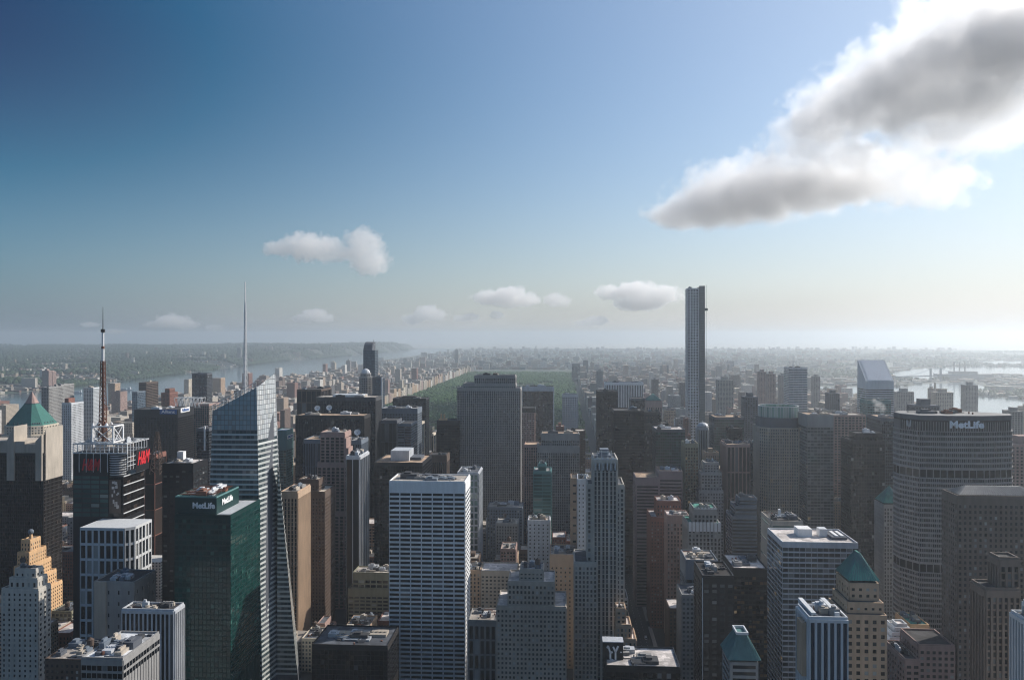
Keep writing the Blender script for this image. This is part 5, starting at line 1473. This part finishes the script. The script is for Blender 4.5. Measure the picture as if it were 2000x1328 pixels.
L('pale stepped tower of many small windows left of the pale pier tower', 'the pale stepped tower',
  [(1366, 1413, 960, 975, 34), (1370, 1410, 925, 978, 28), (1376, 1404, 905, 982, 20)], style('grey', 'mixed', 3.2, 3.7, 1.3, 1.5, top=2, rf='gravel'), units=1)
L('purple brown slab of dark horizontal window bands right of the tall setback tower', 'the purple banded slab',
  [(1242, 1287, 934, 975, 36), (1287.3, 1333, 922, 975, 36, T(g=1))], style('purple', 'black', 34, 3.9, 2.2, 1.9, top=9, pp=.5, ps=.4, rf='tan'), units=2, nwin=60)
L('red brick setback tower with cream upper floors below the purple banded slab', 'the red brick setback tower',
  [(1271, 1346, 1012, 905, 40), (1283, 1330, 980, 912, 26)], style('brick', 'mixed', 3.3, 3.7, 1.8, 1.9, top=4, rf='paleroof'), units=2, nwin=80)
L('brownstone block with tall upper windows before the red brick setback tower', 'the brownstone block',
  [(1303, 1346, 1008, 872, 24)], style('pink', 'mixed', 3.5, 4.2, 1.7, 1.6, top=8, rf='paleroof'), units=1)
L('ornate grey tower with zigzag white crowns on two levels', 'the zigzag crowned tower',
  [(1344, 1408, 1024, 830, 36), (1355, 1400, 994, 834, 26)], style('grey', 'mixed', 3.8, 4.0, 1.6, 1.4, top=6, pp=.8, rf='copper'), units=2, nwin=60, extra=deco_crown)
L('blue grey windowless topped block below the zigzag crowned tower', 'the blue grey blank top block',
  [(1340, 1402, 1096, 720, 34)], style('bluegrey', 'dark', 5, 4, .4, 1.2, top=16, rf='gravel'), units=5)
L('tallest slab of close grey piers in the middle distance, stepped at its top', 'the tall slab of grey piers',
  [(893, 1016, 759, 1280, 42), (905, 1006.5, 750, 1284, 36), (927, 1006, 734, 1288, 30)], style('grey', 'dark', 3.0, 3.8, 1.35, .9, top=4, pp=.7, ps=.2, rf='slate'), units=2, extra=also(antenna(931, 735, 722, 1292, .5), penthouse([('penthouse', 963, 971, 734, 729, 1292, 14, 'brown')])))
L('lower grey pier block right of the tall slab of grey piers', 'the lower grey pier block',
  [(1050, 1131, 872, 1150, 34), (1058, 1131, 848, 1156, 26)], style('grey', 'dark', 3.0, 3.8, 1.3, .9, top=9, pp=.7, ps=.2, rf='tan'), units=3)
L('brown annex block right behind the lower grey pier block', 'the brown annex block',
  [(1108, 1143, 843, 1230, 30)], S(S_PUNCH, wl='brown'), units=1)
L('pinkish pier block with a sunlit roof left of the lower grey pier block', 'the pinkish pier block',
  [(1024, 1050, 870, 1165, 34)], style('pink', 'dark', 3.0, 3.8, 1.2, .7, top=3, pp=.6, rf='tan'), units=0)
L('black slab framed by white edges in front of the park', 'the white edged black slab',
  [(1020, 1081, 756, 1920, 36)], S(S_CURTAIN, gl='black', top=9, wl='black'), units=2, extra=penthouse([('edge_strip', 1018.6, 1020.4, 950, 756, 1916, 3, 'silver'), ('edge_strip', 1080.6, 1082.4, 950, 756, 1916, 3, 'silver'), ('top_band', 1020.4, 1080.6, 764, 755, 1917, 2, 'steel')]))
L('grey brown tower with a dark cap before the white edged black slab', 'the dark capped grey brown tower',
  [(1013, 1044, 806, 1500, 34), (1014, 1045, 798, 1500, 36, T(wl='black'))], style('pink', 'mixed', 3, 3.8, 1.2, 1.5, top=2), units=0)
L('pale grid tower right of the white edged black slab', 'the pale grid tower by the park',
  [(1098, 1129, 771, 1950, 34)], style('silver', 'dark', 4.2, 4.2, 1.9, 1.9, top=6, pp=.5), units=1)
L('distant dark slab alone beyond the park woods', 'the distant dark slab beyond the park',
  [(1117, 1133, 711, 5400, 50)], style('slate', 'black', 8, 8, 1, 2, top=14), units=0)
L('dark tower with an ornate orange finial at the foot of the park', 'the dark tower with orange finial',
  [(853, 896, 823, 1270, 36)], style('umber', 'bronze', 6, 4, .5, 1.0, top=6, pp=.4), units=0, extra=penthouse([('finial', 857, 872, 823, 818, 1276, 12, 'golden'), ('finial', 860, 863, 818, 808, 1277, 4, 'golden'), ('finial', 866, 869, 818, 809, 1277, 4, 'golden')]))
L('pale lit sliver tower beside the dark tower with orange finial', 'the pale lit sliver',
  [(843, 846.5, 848, 1380, 24)], style('cream', 'dark', 30, 60, .5, 0, top=3), units=0)
L('brown block with a sunlit corner left of the jagged panel tower', 'the brown sunlit corner block',
  [(838, 872, 890, 1130, 30)], style('brown', 'dark', 2.6, 30, 1.0, .5, top=9, pp=.5), units=1)
L('slim green glass tower with white machinery on top before the lower grey pier block', 'the slim green glass tower',
  [(1042, 1076, 922, 880, 28), (1052, 1066, 908, 884, 14)], style('tealwall', 'teal', 12, 3.7, .4, .9, top=2, rf='grey'), units=2, nwin=40)
L('pale grey dotted tower left of the tall setback tower', 'the pale grey dotted tower',
  [(1128, 1150, 938, 800, 30)], style('steel', 'dark', 4.2, 4.2, 2.6, 2.4, top=4, pp=.25), units=1)
L('tan blank tower just left of the pale grey dotted tower', 'the tan blank tower',
  [(1115, 1129, 936, 830, 28)], style('tan', 'dark', 6, 8, 4, 6, top=5), units=0)
L('grey stone block with a pale wing at the foot of the grey pier slab', 'the grey stone block at the slab foot',
  [(952, 1020, 992, 1090, 34)], style('bluegrey', 'mixed', 3.6, 3.9, 1.9, 1.8, top=3, rf='gravel'), units=4)
L('bluish white apartment block with scattered windows before the slim green glass tower', 'the bluish white apartment block',
  [(1031, 1074, 1018, 840, 22)], style('steel', 'dark', 5, 3.8, 3.2, 2.2, top=3, rf='gravel'), units=3, nwin=40)
L('twin white church spires peeping right of the tall setback tower', 'the twin church spires',
  [(1211, 1222, 950, 1350, 20)], S_PUNCH, cat='church', name='church', custom=twin_spires)
L('square black office tower with white and blue sign boards on its top', 'the black tower with sign boards',
  [(262, 347, 801, 1360, 62)], style('black', 'bronze', 2.6, 3.9, .7, .8, top=13, pp=.5, ps=.3, rf='tar'), units=3,
  extra=board([('Allianz', 'south', 329, 804, 1360, 30, 8, 'signblue', 'paper', 7), ('Allianz', 'east', 361, 800, 0, 34, 8, 'paper', 'signblue', 7)]))
L('pinkish glass tower with a white zigzag roof truss', 'the truss topped pinkish tower',
  [(378, 408, 790, 1490, 50)], style('pink', 'teal', 4, 4, .7, .8, top=3, rf='grey'), units=0, extra=tent_truss)
L('tall dark tower standing alone against the river', 'the lone dark tower by the river',
  [(375, 404, 730, 2250, 36)], S(S_CURTAIN, wl='slate', gl='black', bay=4, pier=.8), units=1)
L('brown banded apartment tower against the river', 'the brown riverside tower',
  [(271, 286, 748, 2000, 60)], style('brown', 'bronze', 30, 4, .6, 1.6, top=3), cat='apartment tower', name='apartment_tower', units=1)
L('thin grey glass tower left of the brown riverside tower', 'the thin grey riverside tower',
  [(258, 268, 766, 1950, 40)], style('bluegrey', 'blue', 4, 4, .5, 1), cat='apartment tower', name='apartment_tower', units=0)
L('orange brick tower with a narrow raised centre', 'the orange brick riverside tower',
  [(315, 331, 768, 2100, 46), (322, 331, 760, 2102, 30)], style('brick', 'dark', 4, 3.6, 2, 1.6, top=3), cat='apartment tower', name='apartment_tower', units=0)
L('pale slab apartment tower with a sunlit balcony side and a red water house', 'the pale balcony slab tower',
  [(121, 139, 788, 1500, 40)], style('steel', 'dark', 4, 3.2, 2.0, 1.4, top=3), cat='apartment tower', name='apartment_tower', units=1, extra=penthouse([('water_house', 126, 134, 788, 778, 1506, 20, 'brick')]))
L('grey apartment tower behind the copper pyramid, the left one of a pair', 'the left grey paired tower',
  [(81, 95, 757, 1750, 52)], style('grey', 'dark', 4, 3.2, 2, 1.4), cat='apartment tower', name='apartment_tower', units=1)
L('grey apartment tower with a sunlit end, the right and taller one of a pair', 'the right grey paired tower',
  [(106, 119, 752, 1800, 50)], style('grey', 'dark', 4, 3.2, 2, 1.4), cat='apartment tower', name='apartment_tower', units=1)
L('white apartment tower with bright stepped balconies just left of the striped mast', 'the white stepped balcony tower',
  [(163, 182, 758, 1850, 40)], style('silver', 'blue', 4, 3.2, 1.4, 1.2), cat='apartment tower', name='apartment_tower', units=1)
L('dark glass tower topped by white light boxes left of the pale crystalline glass tower', 'the dark glass tower with light boxes',
  [(317, 377, 907, 800, 34)], style('black', 'office', 7, 5, 2.6, 2.8, top=6, pp=.25, ps=.2, rf='paleroof'), units=4, nwin=40, extra=lat_spire)
L('red brown slab tucked right of the glass tower with the striped mast', 'the red brown slab',
  [(283, 302, 889, 1010, 30)], style('brick', 'bronze', 30, 30, 1, 1, top=5, rf='tan'), units=1)
L('dark tower with a white curved sail edge left of the pale crystalline glass tower', 'the dark sail edge tower',
  [(385, 408, 838, 1150, 36)], S(S_CURTAIN, wl='slate'), units=0, extra=penthouse([('sail_edge', 398, 400.5, 880, 832, 1148, 1.6, 'paper')]))
L('teal glass tower with a blue name on its lit side', 'the teal tower with blue name',
  [(538, 559, 842, 1250, 32)], style('tealwall', 'teal', 4, 4, .4, .9, top=30, rf='silver'), units=0, extra=board([('BARCLAYS', 'east', 566, 852, 0, 26, 6, 'paper', 'signblue', 5)]))
L('grey finned block in the lower left with a sunlit right side', 'the grey finned block',
  [(238, 340, 1192, 560, 15)], style('steel', 'dark', 3.2, 60, 1.0, 0, top=2, pp=.8, ps=.1, rf='tar'), units=3)
L('banded building with a machine crowded roof at the bottom left', 'the banded machine roof building',
  [(159, 240, 1288, 430, 40)], style('grey', 'black', 3.0, 4.2, .3, 1.3, top=3, pp=.3, ps=.4, rf='silver'), units=9)
L('windowless grey block behind the grey finned block', 'the windowless grey block',
  [(183, 262, 1138, 630, 34)], style('grey', 'dark', 9, 9, 7, 6, top=6, rf='tar'), units=3, extra=penthouse([('blank_wall', 184, 206, 1328, 1136, 628, 1.6, 'concrete')]))
L('low umber building behind the banded machine roof building', 'the low umber building',
  [(88, 175, 1290, 520, 34)], S(S_PUNCH, wl='brown'), units=5, tank=True)
# ------------------------------------------------------------------ assemble
def rel_label(f, um, used):
    """A label that singles a fabric building out by look and by the nearest landmark."""
    x0, x1, y0, y1, h = f['b']
    size = 'low' if h < 28 else 'mid height' if h < 55 else 'tall'
    look = f"{size} {f['cname']} building {f['feat']}"
    vm = proj((x0 + x1) / 2, y0, h)[1]
    cand = []
    for e in LM:
        t = e['tiers'][0]; ua, ub, Y = t[0], t[1], t[3]
        uc = (ua + ub) / 2
        if not (0 <= uc <= 2000): continue
        if ua - 15 <= um <= ub + 15: rel = 'in front of' if y0 < Y else 'behind'
        else: rel = 'just left of' if um < uc else 'just right of'
        cost = max(0, max(ua - um, um - ub)) + abs(Y - y0) * .12
        cand.append((cost, f'{rel} {e["sn"]}'))
    cand.sort()
    for o in ('', 'second ', 'third '):
        for _, c in cand[:7]:
            s = f'{o}{look} {c}'
            if s not in used and len(s.split()) <= 16: return s
    return ' '.join(f'{look} {cand[0][1]}'.split()[:16])
FWALLS = [('brick', 'red brick'), ('brown', 'brown brick'), ('tan', 'tan brick'), ('limestone', 'pale limestone'), ('cream', 'cream stone'), ('grey', 'grey stone'), ('concrete', 'beige concrete'), ('tan', 'tan brick'), ('silver', 'whitish'), ('pink', 'rosy stone'), ('olive', 'olive grey'), ('limestone', 'pale limestone')]
def fabric_mesh_mat():
    m, nt, N, Lk, b = nodes('distant masonry')
    g = N.new('ShaderNodeNewGeometry'); cr = N.new('ShaderNodeValToRGB'); e = cr.color_ramp.elements
    cr.color_ramp.interpolation = 'CONSTANT'
    cols = [(.22, .11, .085), (.36, .27, .20), (.42, .36, .29), (.30, .27, .24), (.15, .10, .08), (.50, .46, .40), (.26, .25, .25), (.40, .30, .23), (.10, .10, .11), (.60, .58, .54)]
    e[0].position = 0; e[0].color = (*cols[0], 1); e[1].position = .1; e[1].color = (*cols[1], 1)
    for i in range(2, 10): k = e.new(i / 10); k.color = (*cols[i], 1)
    Lk.new(g.outputs['Random Per Island'], cr.inputs[0])
    # window rows and bays on the upright faces
    sp = N.new('ShaderNodeSeparateXYZ'); Lk.new(g.outputs['Position'], sp.inputs[0])
    def cell(sock, size, lo, add=None):
        d = N.new('ShaderNodeMath'); d.operation = 'DIVIDE'; d.inputs[1].default_value = size; Lk.new(sock, d.inputs[0])
        f = N.new('ShaderNodeMath'); f.operation = 'FRACT'; Lk.new(d.outputs[0], f.inputs[0])
        t = N.new('ShaderNodeMath'); t.operation = 'GREATER_THAN'; t.inputs[1].default_value = lo; Lk.new(f.outputs[0], t.inputs[0]); return t.outputs[0]
    s = N.new('ShaderNodeMath'); s.operation = 'ADD'; Lk.new(sp.outputs['X'], s.inputs[0]); Lk.new(sp.outputs['Y'], s.inputs[1])
    a = cell(sp.outputs['Z'], 3.6, .5); c = cell(s.outputs[0], 4.2, .52)
    mu = N.new('ShaderNodeMath'); mu.operation = 'MULTIPLY'; Lk.new(a, mu.inputs[0]); Lk.new(c, mu.inputs[1])
    nz = N.new('ShaderNodeSeparateXYZ'); Lk.new(g.outputs['Normal'], nz.inputs[0])
    up = N.new('ShaderNodeMath'); up.operation = 'LESS_THAN'; up.inputs[1].default_value = .5; Lk.new(nz.outputs['Z'], up.inputs[0])
    m2 = N.new('ShaderNodeMath'); m2.operation = 'MULTIPLY'; Lk.new(mu.outputs[0], m2.inputs[0]); Lk.new(up.outputs[0], m2.inputs[1])
    mx = N.new('ShaderNodeMix'); mx.data_type = 'RGBA'; Lk.new(m2.outputs[0], mx.inputs['Factor']); Lk.new(cr.outputs[0], mx.inputs['A']); mx.inputs['B'].default_value = (.02, .022, .026, 1)
    Lk.new(mx.outputs['Result'], b.inputs['Base Color']); b.inputs['Roughness'].default_value = .85
    return m
def add_detail(mb, r, x0, x1, y0, y1, z):
    """A stair head, tank or setback on a distant roof."""
    w, d = x1 - x0, y1 - y0
    if r.random() < .7:
        a = x0 + w * r.uniform(.1, .6); c = y0 + d * r.uniform(.1, .6); mb.box(a, a + w * .3, c, c + d * .3, z, z + r.uniform(2.5, 6))
def assemble():
    lmb = []
    for e in LM:
        for t in e['tiers']:
            b = tier_box(t); lmb.append(b)
    make_fill(lmb)
    buf = rasterise()
    ids, cnt = np.unique(buf, return_counts=True); vis = dict(zip(ids.tolist(), cnt.tolist()))
    for i, e in enumerate(LM): build_landmark(e, i, buf)
    order = sorted([k for k in range(len(FILL)) if vis.get(100000 + k, 0) > 0], key=lambda k: -vis[100000 + k])
    hidden = [k for k in range(len(FILL)) if vis.get(100000 + k, 0) == 0 and FILL[k]['reg'] in ('midtown', 'west side', 'east side')]
    NI = 300 - len(LM)
    quota = {'midtown': 168, 'park edge': 28, 'west side': 8, 'east side': 8, 'uptown': 0, 'far shore': 0, 'far bank': 0}
    used = set(); stuff = {}; hid = set(hidden)
    dm = fabric_mesh_mat(); made = 0
    for k in order + hidden:
        f = FILL[k]; reg = f['reg']; x0, x1, y0, y1, h = f['b']; r = random.Random(k)
        if quota[reg] > 0 and made < NI and 'z0' not in f and k not in hid:
            quota[reg] -= 1; made += 1
            um, _ = proj((x0 + x1) / 2, y0, h)
            if reg == 'midtown':
                wl, cname = r.choice(FWALLS)
                feats = [('with a water tank', 'tank'), ('with a stepped top', 'step'), ('with a flat pale roof', 'pale'), ('with roof machines', 'units'), ('with a raised penthouse', 'pent')]
                ft, fk = r.choice(feats); f['cname'] = cname; x_ = 0; f['feat'] = ft
                lab = rel_label(f, um, used); used.add(lab)
                root = thing('city_building', lab, 'building', ((x0 + x1) / 2, (y0 + y1) / 2, 0), 'midtown blocks among the towers')
                st = style(wl, r.choice(('mixed', 'dark', 'mixed', 'office')), r.choice((3.0, 3.4, 4.0)), r.choice((3.5, 3.8)), r.choice((1.3, 1.7, 2.0)), r.choice((1.4, 1.8)), top=r.choice((1.6, 2.6, 4)), pp=.35, ps=.25)
                m = MB(); pl = []
                hm = h * (.78 if fk == 'step' else 1)
                m.box(x0, x1, y0, y1, 0, hm)
                zd = max(0, ZV(1000, 1345, y0))
                for a, c in faces_seen(rect(x0, x1, y0, y1)): facade(m, pl, a, c, 0, hm, st, zd)
                q = 4
                if fk == 'step':
                    m.box(x0 + q, x1 - q, y0 + q, y1 - q, hm, h)
                    for a, c in faces_seen(rect(x0 + q, x1 - q, y0 + q, y1 - q)): facade(m, pl, a, c, hm, h, st, zd)
                m.build('wall', W(wl), root)
                g = MB()
                for p in pl: pane_quad(g, p)
                g.build('glazing', G(st['gl']), root)
                bb = (x0 + q, x1 - q, y0 + q, y1 - q) if fk == 'step' else (x0, x1, y0, y1)
                roof_parts(root, bb, 'paleroof' if fk == 'pale' else r.choice(('tar', 'gravel', 'grey', 'slate')), wl, h)
                if fk == 'step': roof_parts(root, (x0, x1, y0, y1), 'tar', wl, hm)
                if fk == 'pent':
                    pm = MB(); w = x1 - x0; d = y1 - y0; pm.box(x0 + w * .3, x0 + w * .65, y0 + d * .35, y0 + d * .75, h + .25, h + r.uniform(4, 8)); pm.build('penthouse', W(wl), root)
                if fk in ('units', 'tank') or r.random() < .4: roof_units(root, bb[0], bb[1], bb[2], bb[3], h + .25, 3 if fk == 'units' else 1, k, fk == 'tank')
            else:
                labs = {'park edge': ('sunlit tan apartment block in the long row facing the park woods', 'apartment blocks in a row along the park edge'),
                        'west side': ('small sunlit apartment block in the dense mass between river and park', 'apartment blocks between the river and the park'),
                        'east side': ('small hazy apartment block in the dense mass east of the park', 'apartment blocks east of the park'),
                        'far bank': ('distant block on the wooded far bank of the river', 'blocks on the far river bank')}[reg]
                root = thing('apartment_block', labs[0], 'apartment block', ((x0 + x1) / 2, (y0 + y1) / 2, 0), labs[1])
                wl = r.choice(('tan', 'cream', 'tan', 'limestone', 'concrete', 'pink')) if reg == 'park edge' else r.choice(('brick', 'tan', 'brown', 'limestone', 'cream', 'grey', 'pink'))
                st = style(wl, 'mixed', 4.2, 3.6, 2.1, 1.7, top=1.5, pp=.25, ps=.2)
                m = MB(); pl = []; m.box(x0, x1, y0, y1, 0, h)
                for a, c in faces_seen(rect(x0, x1, y0, y1)): facade(m, pl, a, c, 0, h, st, 12)
                if f.get('twin'):
                    for ya in (y0 + 2, y1 - 14): m.box(x0 + 26, x1 - 6, ya, ya + 12, h, f['th']); m.cyl(x1 - 17, ya + 6, f['th'], f['th'] + 8, 4, .5, n=8)
                m.build('wall', W(wl), root)
                g = MB()
                for p in pl: pane_quad(g, p)
                g.build('glazing', G('mixed'), root)
                rm = MB(); rm.box(x0 + .6, x1 - .6, y0 + .6, y1 - .6, h, h + .3); add_detail(rm, r, x0, x1, y0, y1, h + .3); rm.build('roof', W(r.choice(('tar', 'gravel', 'grey'))), root)
        else:
            key = reg
            mb = stuff.setdefault(key, MB())
            z0 = f.get('z0', 0)
            mb.box(x0, x1, y0, y1, z0, h)
            if reg in ('west side', 'east side', 'midtown', 'park edge'):
                add_detail(mb, r, x0, x1, y0, y1, h)
    names = {'midtown': 'small leftover blocks glimpsed between the midtown towers', 'park edge': 'farther end of the row of blocks facing the park', 'west side': 'dense mass of small sunlit blocks between river and park', 'east side': 'dense hazy mass of small blocks east of the park',
             'uptown': 'pale sea of far low blocks beyond the park', 'far shore': 'hazy low blocks on the shores to the east', 'far bank': 'scattered pale houses and blocks on the far river bank'}
    for k, mb in stuff.items():
        o = mb.build('city_blocks', dm); o['kind'] = 'stuff'; o['label'] = names[k]
    print('LANDMARKS', len(LM), 'INDIVIDUAL', made, 'VISIBLE FILL', len(order), 'QUOTA', quota)
    build_streets(); build_far_things()

def build_streets():
    rm, nt, N, Lk, b = nodes('asphalt'); b.inputs['Base Color'].default_value = (.05, .05, .052, 1); b.inputs['Roughness'].default_value = .85
    for x in (84, 200, 320, -220):
        m = MB(); m.quad((x - 9, 100, .03), (x + 9, 100, .03), (x + 9, 2040, .03), (x - 9, 2040, .03)); o = m.build('avenue', rm); o['kind'] = 'structure'; o['label'] = 'straight asphalt avenue running up the island'
        k = MB()
        for s in range(36, 59):
            for a, c in ((x - 13, x - 9), (x + 9, x + 13)): k.box(a, c, ST(s) + 9, ST(s + 1) - 9, 0, .15)
        o = k.build('pavement', W('concrete')); o['kind'] = 'structure'; o['label'] = 'kerbed pavements along an avenue'
        d = MB()
        for xx in (x - 3, x + 3):
            for i in range(150): d.box(xx - .08, xx + .08, 600 + i * 9, 603 + i * 9, .034, .036)
        o = d.build('road_marking', W('paper')); o['kind'] = 'structure'; o['label'] = 'dashed lane lines on an avenue'
    # the few vehicles one can make out in the canyon
    def vehicle(name, lab, cat, x, y, w, l, h, mat, cab):
        root = thing(name, lab, cat, (x, y, .04))
        m = MB(); z = .04
        m.box(x - w / 2, x + w / 2, y, y + l, z + .35, z + h * (.55 if cab else .97)); 
        if cab: m.prism([(x - w / 2 + .1, y + l * .2), (x + w / 2 - .1, y + l * .2), (x + w / 2 - .1, y + l * .75), (x - w / 2 + .1, y + l * .75)], z + h * .55, z + h, .82)
        else: m.box(x - w / 2 + .05, x + w / 2 - .05, y + .2, y + l - .2, z + h * .97, z + h)
        m.build('body', mat, root)
        g = MB(); g.box(x - w / 2 + .2, x + w / 2 - .2, y - .03, y - .01, z + h * .55, z + h * .85); g.build('rear_window', G('black'), root)
        for sx in (-1, 1):
            for fy in (.2, .78):
                q = MB(); bm = q
                n = 12
                for s2 in (0, 1): bm.v += [(x + sx * (w / 2 - .25 * s2), y + l * fy + .36 * math.cos(2 * math.pi * i / n), z + .36 + .36 * math.sin(2 * math.pi * i / n)) for i in range(n)]
                bm.f += [(i, (i + 1) % n, n + (i + 1) % n, n + i) for i in range(n)] + [tuple(range(n)), tuple(range(2 * n - 1, n - 1, -1))]
                q.build('wheel', W('tar'), root)
    white = wall('vehicle white', (.7, .7, .72), rough=.35, var=.05); dk = wall('vehicle black', (.02, .02, .022), rough=.3, var=.05)
    vehicle('delivery_van', 'white van driving in the dark avenue canyon right of the tall setback tower', 'van', 87, 868, 2.2, 6.4, 2.7, white, False)
    vehicle('car', 'dark car ahead of the white van in the avenue canyon', 'car', 81, 930, 1.8, 4.6, 1.5, dk, True)

def build_far_things():
    # the long bridge and the island beyond the wedge roofed tower
    Y = 5000.0
    def at(u, v): return ground(u, v)
    x0, y0 = ground(1772, 747); x1, y1 = ground(1862, 744)
    root = thing('suspension_bridge', 'hazy suspension bridge over the bright river at the right', 'bridge', ((x0 + x1) / 2, (y0 + y1) / 2, 0))
    n = 40; dk = MB(); ca = MB(); hg = MB()
    def L2(t, z): return Vector((x0 + (x1 - x0) * t, y0 + (y1 - y0) * t, z))
    dk.bar(L2(-.35, 40), L2(1.5, 40), 7)
    dk.build('deck', W('bluegrey'), root)
    tw = (.5, .72)
    for t in tw:
        m = MB(); p = L2(t, 0); m.box(p.x - 6, p.x + 6, p.y - 5, p.y + 5, .7, 92); m.build('tower', W('bluegrey'), root)
    pts = []
    for i in range(n + 1):
        t = -.1 + 1.4 * i / n
        if t < tw[0]: z = 44 + 46 * ((t + .1) / (tw[0] + .1)) ** 2
        elif t < tw[1]: z = 52 + 38 * abs((t - (tw[0] + tw[1]) / 2) / ((tw[1] - tw[0]) / 2)) ** 2
        else: z = 44 + 46 * ((1.3 - t) / (1.3 - tw[1])) ** 2
        pts.append(L2(t, z))
    for a, b in zip(pts[:-1], pts[1:]): ca.bar(a, b, 1.6)
    ca.build('cable', W('bluegrey'), root)
    x, y = ground(1877, 741)
    root = thing('power_station', 'hazy power station with tall thin chimneys beyond the bright river', 'power station', (x, y, 0))
    m = MB(); m.box(x - 160, x + 230, y, y + 80, 0, 38); m.box(x - 60, x + 120, y + 5, y + 70, 38, 58); m.build('boiler_house', W('grey'), root)
    for k, dx in enumerate((-30, 8, 46)):
        c = MB(); c.cyl(x + dx, y + 40, 58, 125, 5, 3.6, n=12); c.build('chimney', W('grey'), root)
    for u, v, h, lab in ((1826, 790, 150, 'thin pale chimney standing before the bright water'),):
        x, y = XU(u, 2900), 2900
        c = MB(); c.cyl(x, y, 0, ZV(u, 747, 2900), 4.5, 3.4, n=14); o = c.build('chimney', W('concrete')); tag(o, lab, 'chimney')
    # hazy apartment towers on the far east side of the island
    specs = [(1886, 1910, 752, 2500, 'hazy slab tower with a raised centre against the bright water'), (1752, 1785, 765, 2300, 'hazy stepped tower right of the slanted wedge roof tower'), (1828, 1862, 766, 2300, 'hazy broad tower with a small cube top, right of the thin chimney'),
             (1483, 1497, 726, 2700, 'hazy grey slab tower just left of the reddish hazy tower'), (1500, 1515, 730, 2600, 'hazy reddish tower left of the thin banded slab with a mast'), (1524, 1537, 733, 2800, 'hazy grey tower touching the thin banded slab with a mast'),
             (1620, 1640, 768, 1900, 'dark slim tower between the banded slab with a mast and the wedge roof tower'), (1402, 1432, 742, 2500, 'hazy broad tower right of the very tall thin square tower'), (1165, 1177, 724, 3900, 'hazy slim tower with a lit edge above the near black slab'),
             (1976, 1998, 803, 1450, 'grey tower at the right edge behind the huge octagonal tower'), (1455, 1480, 775, 1500, 'dark rounded tower left of the round glass crown tower'), (1590, 1602, 735, 2700, 'hazy slim tower right of the thin banded slab with a mast'),
             (1788, 1835, 792, 1250, 'dark flat block showing just above the roof of the huge octagonal tower'),
             (1975, 2040, 868, 980, 'dark plum tower at the right edge beside the huge octagonal tower'),
             (82, 95, 724, 4100, 'pinkish high slab on the far river bank'), (97, 103, 726, 4150, 'narrow pinkish tower on the far river bank beside the high slab'),
             (463, 470, 680, 9000, 'faint blue tower on the far ridge just left of the white lattice spire'), (888, 895, 683, 8200, 'pale distant tower catching the sun beyond the park'), (676, 684, 704, 6000, 'distant pale church like tower above the river side blocks')]
    for u0, u1, v, Y, lab in specs:
        x0, x1 = XU(u0, Y), XU(u1, Y); z = ZV((u0 + u1) / 2, v, Y); r = random.Random(u0)
        root = thing('apartment_tower', lab, 'apartment tower', ((x0 + x1) / 2, Y + 15, 0))
        wl = 'slate' if ('dark' in lab and 'plum' not in lab) else 'pink' if ('red' in lab or 'pink' in lab or 'plum' in lab) else r.choice(('grey', 'bluegrey', 'concrete'))
        m = MB(); pl = []; m.box(x0, x1, Y, Y + 30, 0, z)
        st = style(wl, 'dark', 4.5, 3.8, 2, 1.6, top=3)
        for a, c in faces_seen(rect(x0, x1, Y, Y + 30)): facade(m, pl, a, c, 0, z, st, 20)
        m.build('wall', W(wl), root)
        g = MB()
        for p in pl: pane_quad(g, p)
        g.build('glazing', G('dark'), root)
        t = MB(); w = x1 - x0; t.box(x0 + w * .3, x0 + w * .7, Y + 6, Y + 22, z, z + min(9, w * .3)); t.build('rooftop_unit', W(wl), root)
    # two boats on the western river
    for u, v, l, lab in ((238, 762, 130, 'long white pier shed ship lying on the river behind the striped mast'), (150, 768, 60, 'small ferry on the river left of the white stepped balcony tower')):
        x, y = ground(u, v); root = thing('boat', lab, 'boat', (x, y, .6))
        m = MB(); m.prism([(x - l / 2, y), (x + l / 2 - 8, y), (x + l / 2, y + 5), (x + l / 2 - 8, y + 10), (x - l / 2, y + 10)], .7, 6); m.build('hull', W('paper'), root)
        m = MB(); m.box(x - l * .42, x + l * .2, y + 2, y + 8, 6, 11); m.box(x + l * .28, x + l * .38, y + 2, y + 8, 6, 18); m.build('deckhouse', W('silver'), root)

build_ground()
build_woods()
assemble()
build_clouds()
build_haze()
